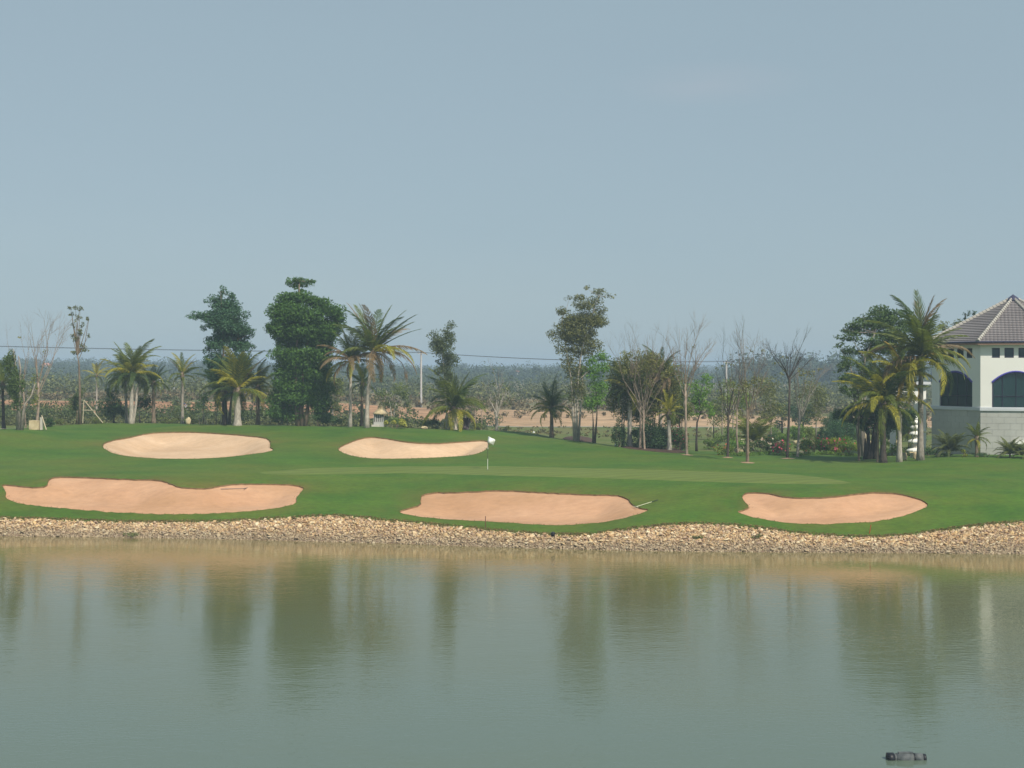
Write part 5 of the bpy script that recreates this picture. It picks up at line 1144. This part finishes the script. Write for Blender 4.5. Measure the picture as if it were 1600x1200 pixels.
# white tiered pagoda
p = G(1438.5, 715) + Vector((0, 1.6, 0)); p.z = hz1(p.x, p.y); k = p.y / FPX
pg = empty('stone_pagoda', p, 'white tiered stone pagoda half hidden behind the tallest palm trunk', 'pagoda'); x = 0
zz = lambda v: zv(v, p.y) - p.z
MB().lathe([(.42, -.2), (.42, zz(709)), (.38, zz(708))], n=10).build('pedestal', M['concrete'], pg)
for v, r_, in [(704, 13.5), (690, 11.3), (678, 9.2), (668, 7.6), (660, 6.4), (654, 5.4)]:
    R_ = r_ * k; t_ = zz(v)
    MB().lathe([(R_ * .45, t_ - .08), (R_ * .98, t_ - .06), (R_, t_ + .03), (R_ * .8, t_ + .15), (R_ * .35, t_ + .24)], n=12).build('tier_roof', M['white'], pg)
    MB().lathe([(R_ * .42, t_ + .2), (R_ * .40, t_ + .55)], n=8).build('tier_body', M['concrete'], pg)
MB().lathe([(.1, zz(652)), (.12, zz(650)), (.03, zz(645)), (.0, zz(644))], n=8).build('finial', M['white'], pg)

# stooping person on the dirt road
p = GY(290, 206); p.z = hz1(p.x, p.y)
pe = empty('person', p, 'person in dark blue top bending forward on the dirt road at the left', 'person')
def skin(name, pts_, edges_, rad, mat, parent, sub=1):
    me = bpy.data.meshes.new(name); me.from_pydata(pts_, edges_, []); o = link(name, me, parent); me.materials.append(mat)
    m_ = o.modifiers.new('skin', 'SKIN'); m_.use_smooth_shade = True
    for i, r in enumerate(rad): me.skin_vertices[0].data[i].radius = (r, r)
    me.skin_vertices[0].data[0].use_root = True
    s_ = o.modifiers.new('sub', 'SUBSURF'); s_.levels = sub; s_.render_levels = sub; return o
skinm = surf('skin', (.28, .16, .10), None); 
bp = [(0, 0, .92), (-.10, 0, 1.08), (-.30, 0, 1.24), (-.40, 0, 1.28), (-.50, 0, 1.27), (-.58, -.0, 1.22),     # hips, spine, chest, neck, head, crown
      (.04, -.10, .86), (-.02, -.11, .47), (.05, -.11, .08), (-.08, -.12, .03), (.06, .10, .86), (.12, .12, .47), (.22, .12, .08), (.10, .13, .03),
      (-.33, -.18, 1.20), (-.42, -.20, .93), (-.52, -.14, .70), (-.56, -.12, .62), (-.33, .18, 1.20), (-.40, .20, .93), (-.52, .14, .72), (-.56, .12, .64)]
be = [(0, 1), (1, 2), (2, 3), (3, 4), (4, 5), (0, 6), (6, 7), (7, 8), (8, 9), (0, 10), (10, 11), (11, 12), (12, 13), (2, 14), (14, 15), (15, 16), (16, 17), (2, 18), (18, 19), (19, 20), (20, 21)]
skin('body', bp, be, [.14, .13, .14, .06, .095, .07, .09, .06, .04, .035, .09, .06, .04, .035, .055, .042, .03, .035, .055, .042, .03, .035], skinm, pe)
skin('shirt', [bp[0], bp[1], bp[2], (-.36, 0, 1.27), bp[14], (-.40, -.20, 1.0), bp[18], (-.39, .20, 1.0)], [(0, 1), (1, 2), (2, 3), (2, 4), (4, 5), (2, 6), (6, 7)], [.155, .155, .165, .085, .075, .06, .075, .06], surf('blue_cloth', (.03, .045, .12), None), pe)
skin('trousers', [(.01, 0, .90), bp[6], bp[7], (.04, -.11, .14), bp[10], bp[11], (.2, .12, .14)], [(0, 1), (1, 2), (2, 3), (0, 4), (4, 5), (5, 6)], [.15, .105, .075, .055, .105, .075, .055], surf('light_cloth', (.42, .40, .42), None), pe)
skin('hat', [(-.50, 0, 1.31), (-.56, 0, 1.33)], [(0, 1)], [.12, .09], surf('hat_cloth', (.30, .14, .12), None), pe)

# ------------------------------------------------------------------ power line
def pole(u, v0, v1, Y, lab):
    x = (u - 800) * Y / FPX; zb = hz1(x, Y); zt = zv(v1, Y); o = empty('power_pole', Vector((x, Y, zb)), lab, 'power pole', 'concrete power poles')
    MB().tube([(0, 0, -.3), (0, 0, zt - zb)], [.20, .13], 6).build('post', M['polec'], o)
    MB().box((0, -.18, zt - zb - .35), (1.1, .1, .1)).build('crossarm', M['polec'], o)
    for dx in (-.5, 0, .5): MB().lathe([(.05, 0), (.07, .06), (.03, .2)], (dx, -.18, zt - zb - .30), 6).build('insulator', M['black'], o)
    return Vector((x, Y, zt))
pole_tops = [pole(-470, 640, 524, 236, 'power pole left of the frame'), pole(658, 636, 549, 231, 'near pale concrete power pole left of the slender sparse tree'), pole(1135, 652, 563, 231, 'pale concrete power pole behind the bare trees at the right'), pole(1640, 660, 592, 233, 'power pole right of the frame hidden behind the building')]
for a, b in zip(pole_tops[:-1], pole_tops[1:]):
    for dx, dz in ((-.5, 0), (.5, -.1)):
        pt_ = []
        for i in range(25):
            t_ = i / 24; q = a.lerp(b, t_) + Vector((dx, -.18, -.12 + dz)); q.z -= 4 * .55 * t_ * (1 - t_); pt_.append(q)
        tag(MB().tube(pt_, [.026] * 25, 4, False).build('power_line', M['cable']), ('upper' if dx < 0 else 'lower') + ' dark power cable strung between the concrete poles ' + {0: 'on the left', 1: 'in the middle', 2: 'on the right'}[pole_tops.index(a)], 'power cable', 'power cables')
for (u, v0, v1, Y), lab in zip([(612, 592, 575, 480), (1115, 612, 596, 420), (250, 632, 614, 300), (272, 632, 615, 300), (700, 628, 610, 330)], ['distant pale post left of the near power pole', 'distant pale post just left of the right-hand power pole', 'distant pale post left of the palm with lopped fronds', 'distant pale post behind the palm with lopped fronds', 'distant pale post behind the slender sparse tree']):
    q = GY(u, Y); tag(MB().tube([(0, 0, -.2), (0, 0, (v0 - v1) * Y / FPX + 1)], [.12, .09], 5).build('fence_post', M['polec'], None, loc=q), lab, 'post', 'distant pale posts')

# far house
Y = 820.0; q = Vector(((72 - 800) * Y / FPX, Y, zv(581, Y))); hs_ = empty('house', q, 'tiny distant white house with a red roof at the left horizon', 'house')
MB().box((0, 0, 1.4), (5.4, 5, 3.4)).build('wall', M['white'], hs_)
MB().add([(-3.2, -3, 3.1), (3.2, -3, 3.1), (3.2, 3, 3.1), (-3.2, 3, 3.1), (-1.6, 0, 5.2), (1.6, 0, 5.2)], [(0, 1, 5, 4), (1, 2, 5), (2, 3, 4, 5), (3, 0, 4), (3, 2, 1, 0)]).build('roof', M['roofr'], hs_)
for dx in (-1.6, 0, 1.6): MB().box((dx, -2.52, 1.3), (.8, .06, 1.3)).build('window', M['dark'], hs_)
Y = 760.0; q = Vector(((807 - 800) * Y / FPX, Y, zv(587, Y))); hs_ = empty('house', q, 'tiny distant pinkish roof among the far trees near the middle', 'house')
MB().box((0, 0, .5), (3.4, 4, 2.4)).build('wall', M['white'], hs_)
MB().add([(-2.2, -2.4, 1.6), (2.2, -2.4, 1.6), (2.2, 2.4, 1.6), (-2.2, 2.4, 1.6), (-1, 0, 2.8), (1, 0, 2.8)], [(0, 1, 5, 4), (1, 2, 5), (2, 3, 4, 5), (3, 0, 4), (3, 2, 1, 0)]).build('roof', M['roofr'], hs_)

# ------------------------------------------------------------------ stuff: weeds, scrub, far forest
def scatter(name, lab, n, yr, ur, hr, wr, leaf, cards, lsize, ypow=1.0, flat=.7, cond=None):
    Y = yr[0] + (yr[1] - yr[0]) * RNG.uniform(0, 1, n) ** ypow; u = RNG.uniform(ur[0], ur[1], n); X = (u - 800) * Y / FPX
    if cond is not None:
        q = cond(u, Y); Y, u, X = Y[q], u[q], X[q]; n = len(Y)
    Z = hz(X, Y); H_ = RNG.uniform(hr[0], hr[1], n) * RNG.uniform(.6, 1.2, n); W_ = H_ * RNG.uniform(wr[0], wr[1], n)
    C = np.column_stack([X, Y, Z + H_ * .5]); Rr = np.column_stack([W_ / 2, W_ / 2 * flat, H_ / 2])
    V, F = leafcards(C, Rr, np.full(n, cards), lsize, aspect=.6, shell=.35)
    return tag(link(name, npmesh(name, V, F, leaf)), lab, kind='stuff')
def patch(u, Y):   # clumpy distribution
    return (np.sin(u * .03 + Y * .02) + np.sin(u * .071 - Y * .05 + 1.3) + np.sin(Y * .09 + u * .013)) > -.4
Lsc = leafmat((.11, .13, .05), .55, .2, 'scrub'); Lsd = leafmat((.075, .105, .04), .5, .2, 'scrub'); Lbr = leafmat((.16, .135, .075), .4, .2, 'drybrush'); Lfo = leafmat((.05, .08, .045), .22, .15, 'forest')
scatter('weeds', 'rough weeds in the low ground before the dirt road', 2200, (150, 199), (-250, 760), (.3, .9), (1.2, 2.2), leafmat((.10, .115, .045), .5, .2, 'weed'), 26, .28)
scatter('weeds', 'sparse dry weeds before the dirt road on the right', 500, (165, 199), (760, 1800), (.15, .4), (1.5, 2.5), leafmat((.15, .14, .06), .4, .2, 'weed'), 14, .25)
scatter('brush', 'sparse bushes on the dirt bank', 130, (203, 229), (-250, 620), (.5, 1.6), (.8, 1.4), Lsd, 60, .4, cond=lambda u, Y: np.sin(u * .05) > -.3)
scatter('brush', 'scattered bushes along the back of the dirt road at the right', 150, (212, 229), (600, 1700), (.3, 1.1), (1.0, 1.8), Lbr, 40, .35)
scatter('weeds', 'taller bushes before the dirt road', 170, (158, 199), (-200, 780), (1.2, 2.6), (.9, 1.6), leafmat((.075, .105, .035), .4, .2, 'weed'), 130, .3)
scatter('brush', 'low brown brush along the far edge of the dirt road', 900, (229, 262), (-300, 1900), (.6, 2.0), (1.0, 2.0), Lbr, 46, .45)
scatter('scrub', 'green scrub bushes covering the plain behind the dirt road', 1700, (240, 430), (-400, 2000), (1.6, 4.6), (.9, 1.7), Lsc, 80, .6, 1.0, cond=patch)
scatter('scrub', 'darker taller bushes in the middle distance', 1300, (330, 640), (-500, 2100), (2.5, 6.5), (.8, 1.5), Lsd, 110, .7, 1.0, cond=patch)
scatter('forest', 'far band of trees fading into the haze', 3200, (600, 1100), (-700, 2300), (5, 9.5), (.7, 1.5), Lfo, 90, 1.3)
scatter('forest', 'farthest trees on the horizon', 3600, (1100, 2400), (-700, 2300), (6.0, 12.0), (.6, 1.5), Lfo, 60, 1.9)
scatter('forest', 'taller far trees at the right', 160, (520, 800), (1150, 1420), (9, 15), (.6, 1.0), Lfo, 150, 1.4)
# dry brown grass fringe where lawn meets the stones
n = 2600; u = RNG.uniform(-150, 1750, n); Y = np.interp(u, US, YS) + RNG.uniform(-.12, .35, n); X = (u - 800) * Y / FPX
V, F = leafcards(np.column_stack([X, Y, hz(X, Y) + .03]), np.column_stack([np.full(n, .2), np.full(n, .15), np.full(n, .06)]), np.full(n, 7), .12, .3, .2)
tag(link('grass_fringe', npmesh('grass_fringe', V, F, leafmat((.19, .15, .06), .5, .2, 'fringe'))), 'dry grass fringe between lawn and stones', kind='stuff')
for u, v, w_, h_ in [(205, 838, 40, 7), (1180, 842, 22, 8), (1090, 842, 18, 5)]:
    shrub({205: 'low green weeds among the bank stones at the left', 1180: 'grey-green weed tuft on the bank stones at the right', 1090: 'small flat weed tuft on the bank stones left of the larger one'}[u], G(u, v), w_, h_, (.10, .12, .06), 'bank_weeds', 'weeds', lsize=.12)

# ------------------------------------------------------------------ haze: one closed box of even air
HAZE = 0.00068
if HAZE > 0:
    m, t, b, o = newmat('haze'); t.nodes.remove(b); pv = N(t, 'ShaderNodeVolumePrincipled')
    pv.inputs['Color'].default_value = (.62, .80, .97, 1); pv.inputs['Density'].default_value = HAZE; pv.inputs['Anisotropy'].default_value = .0
    t.links.new(pv.outputs[0], o.inputs['Volume'])
    hzb = MB().box((0, 1000, 11.5), (6400, 8400, 31)).build('haze', m); tag(hzb, 'thin pale haze in the air', kind='stuff')
    hzb.visible_shadow = True
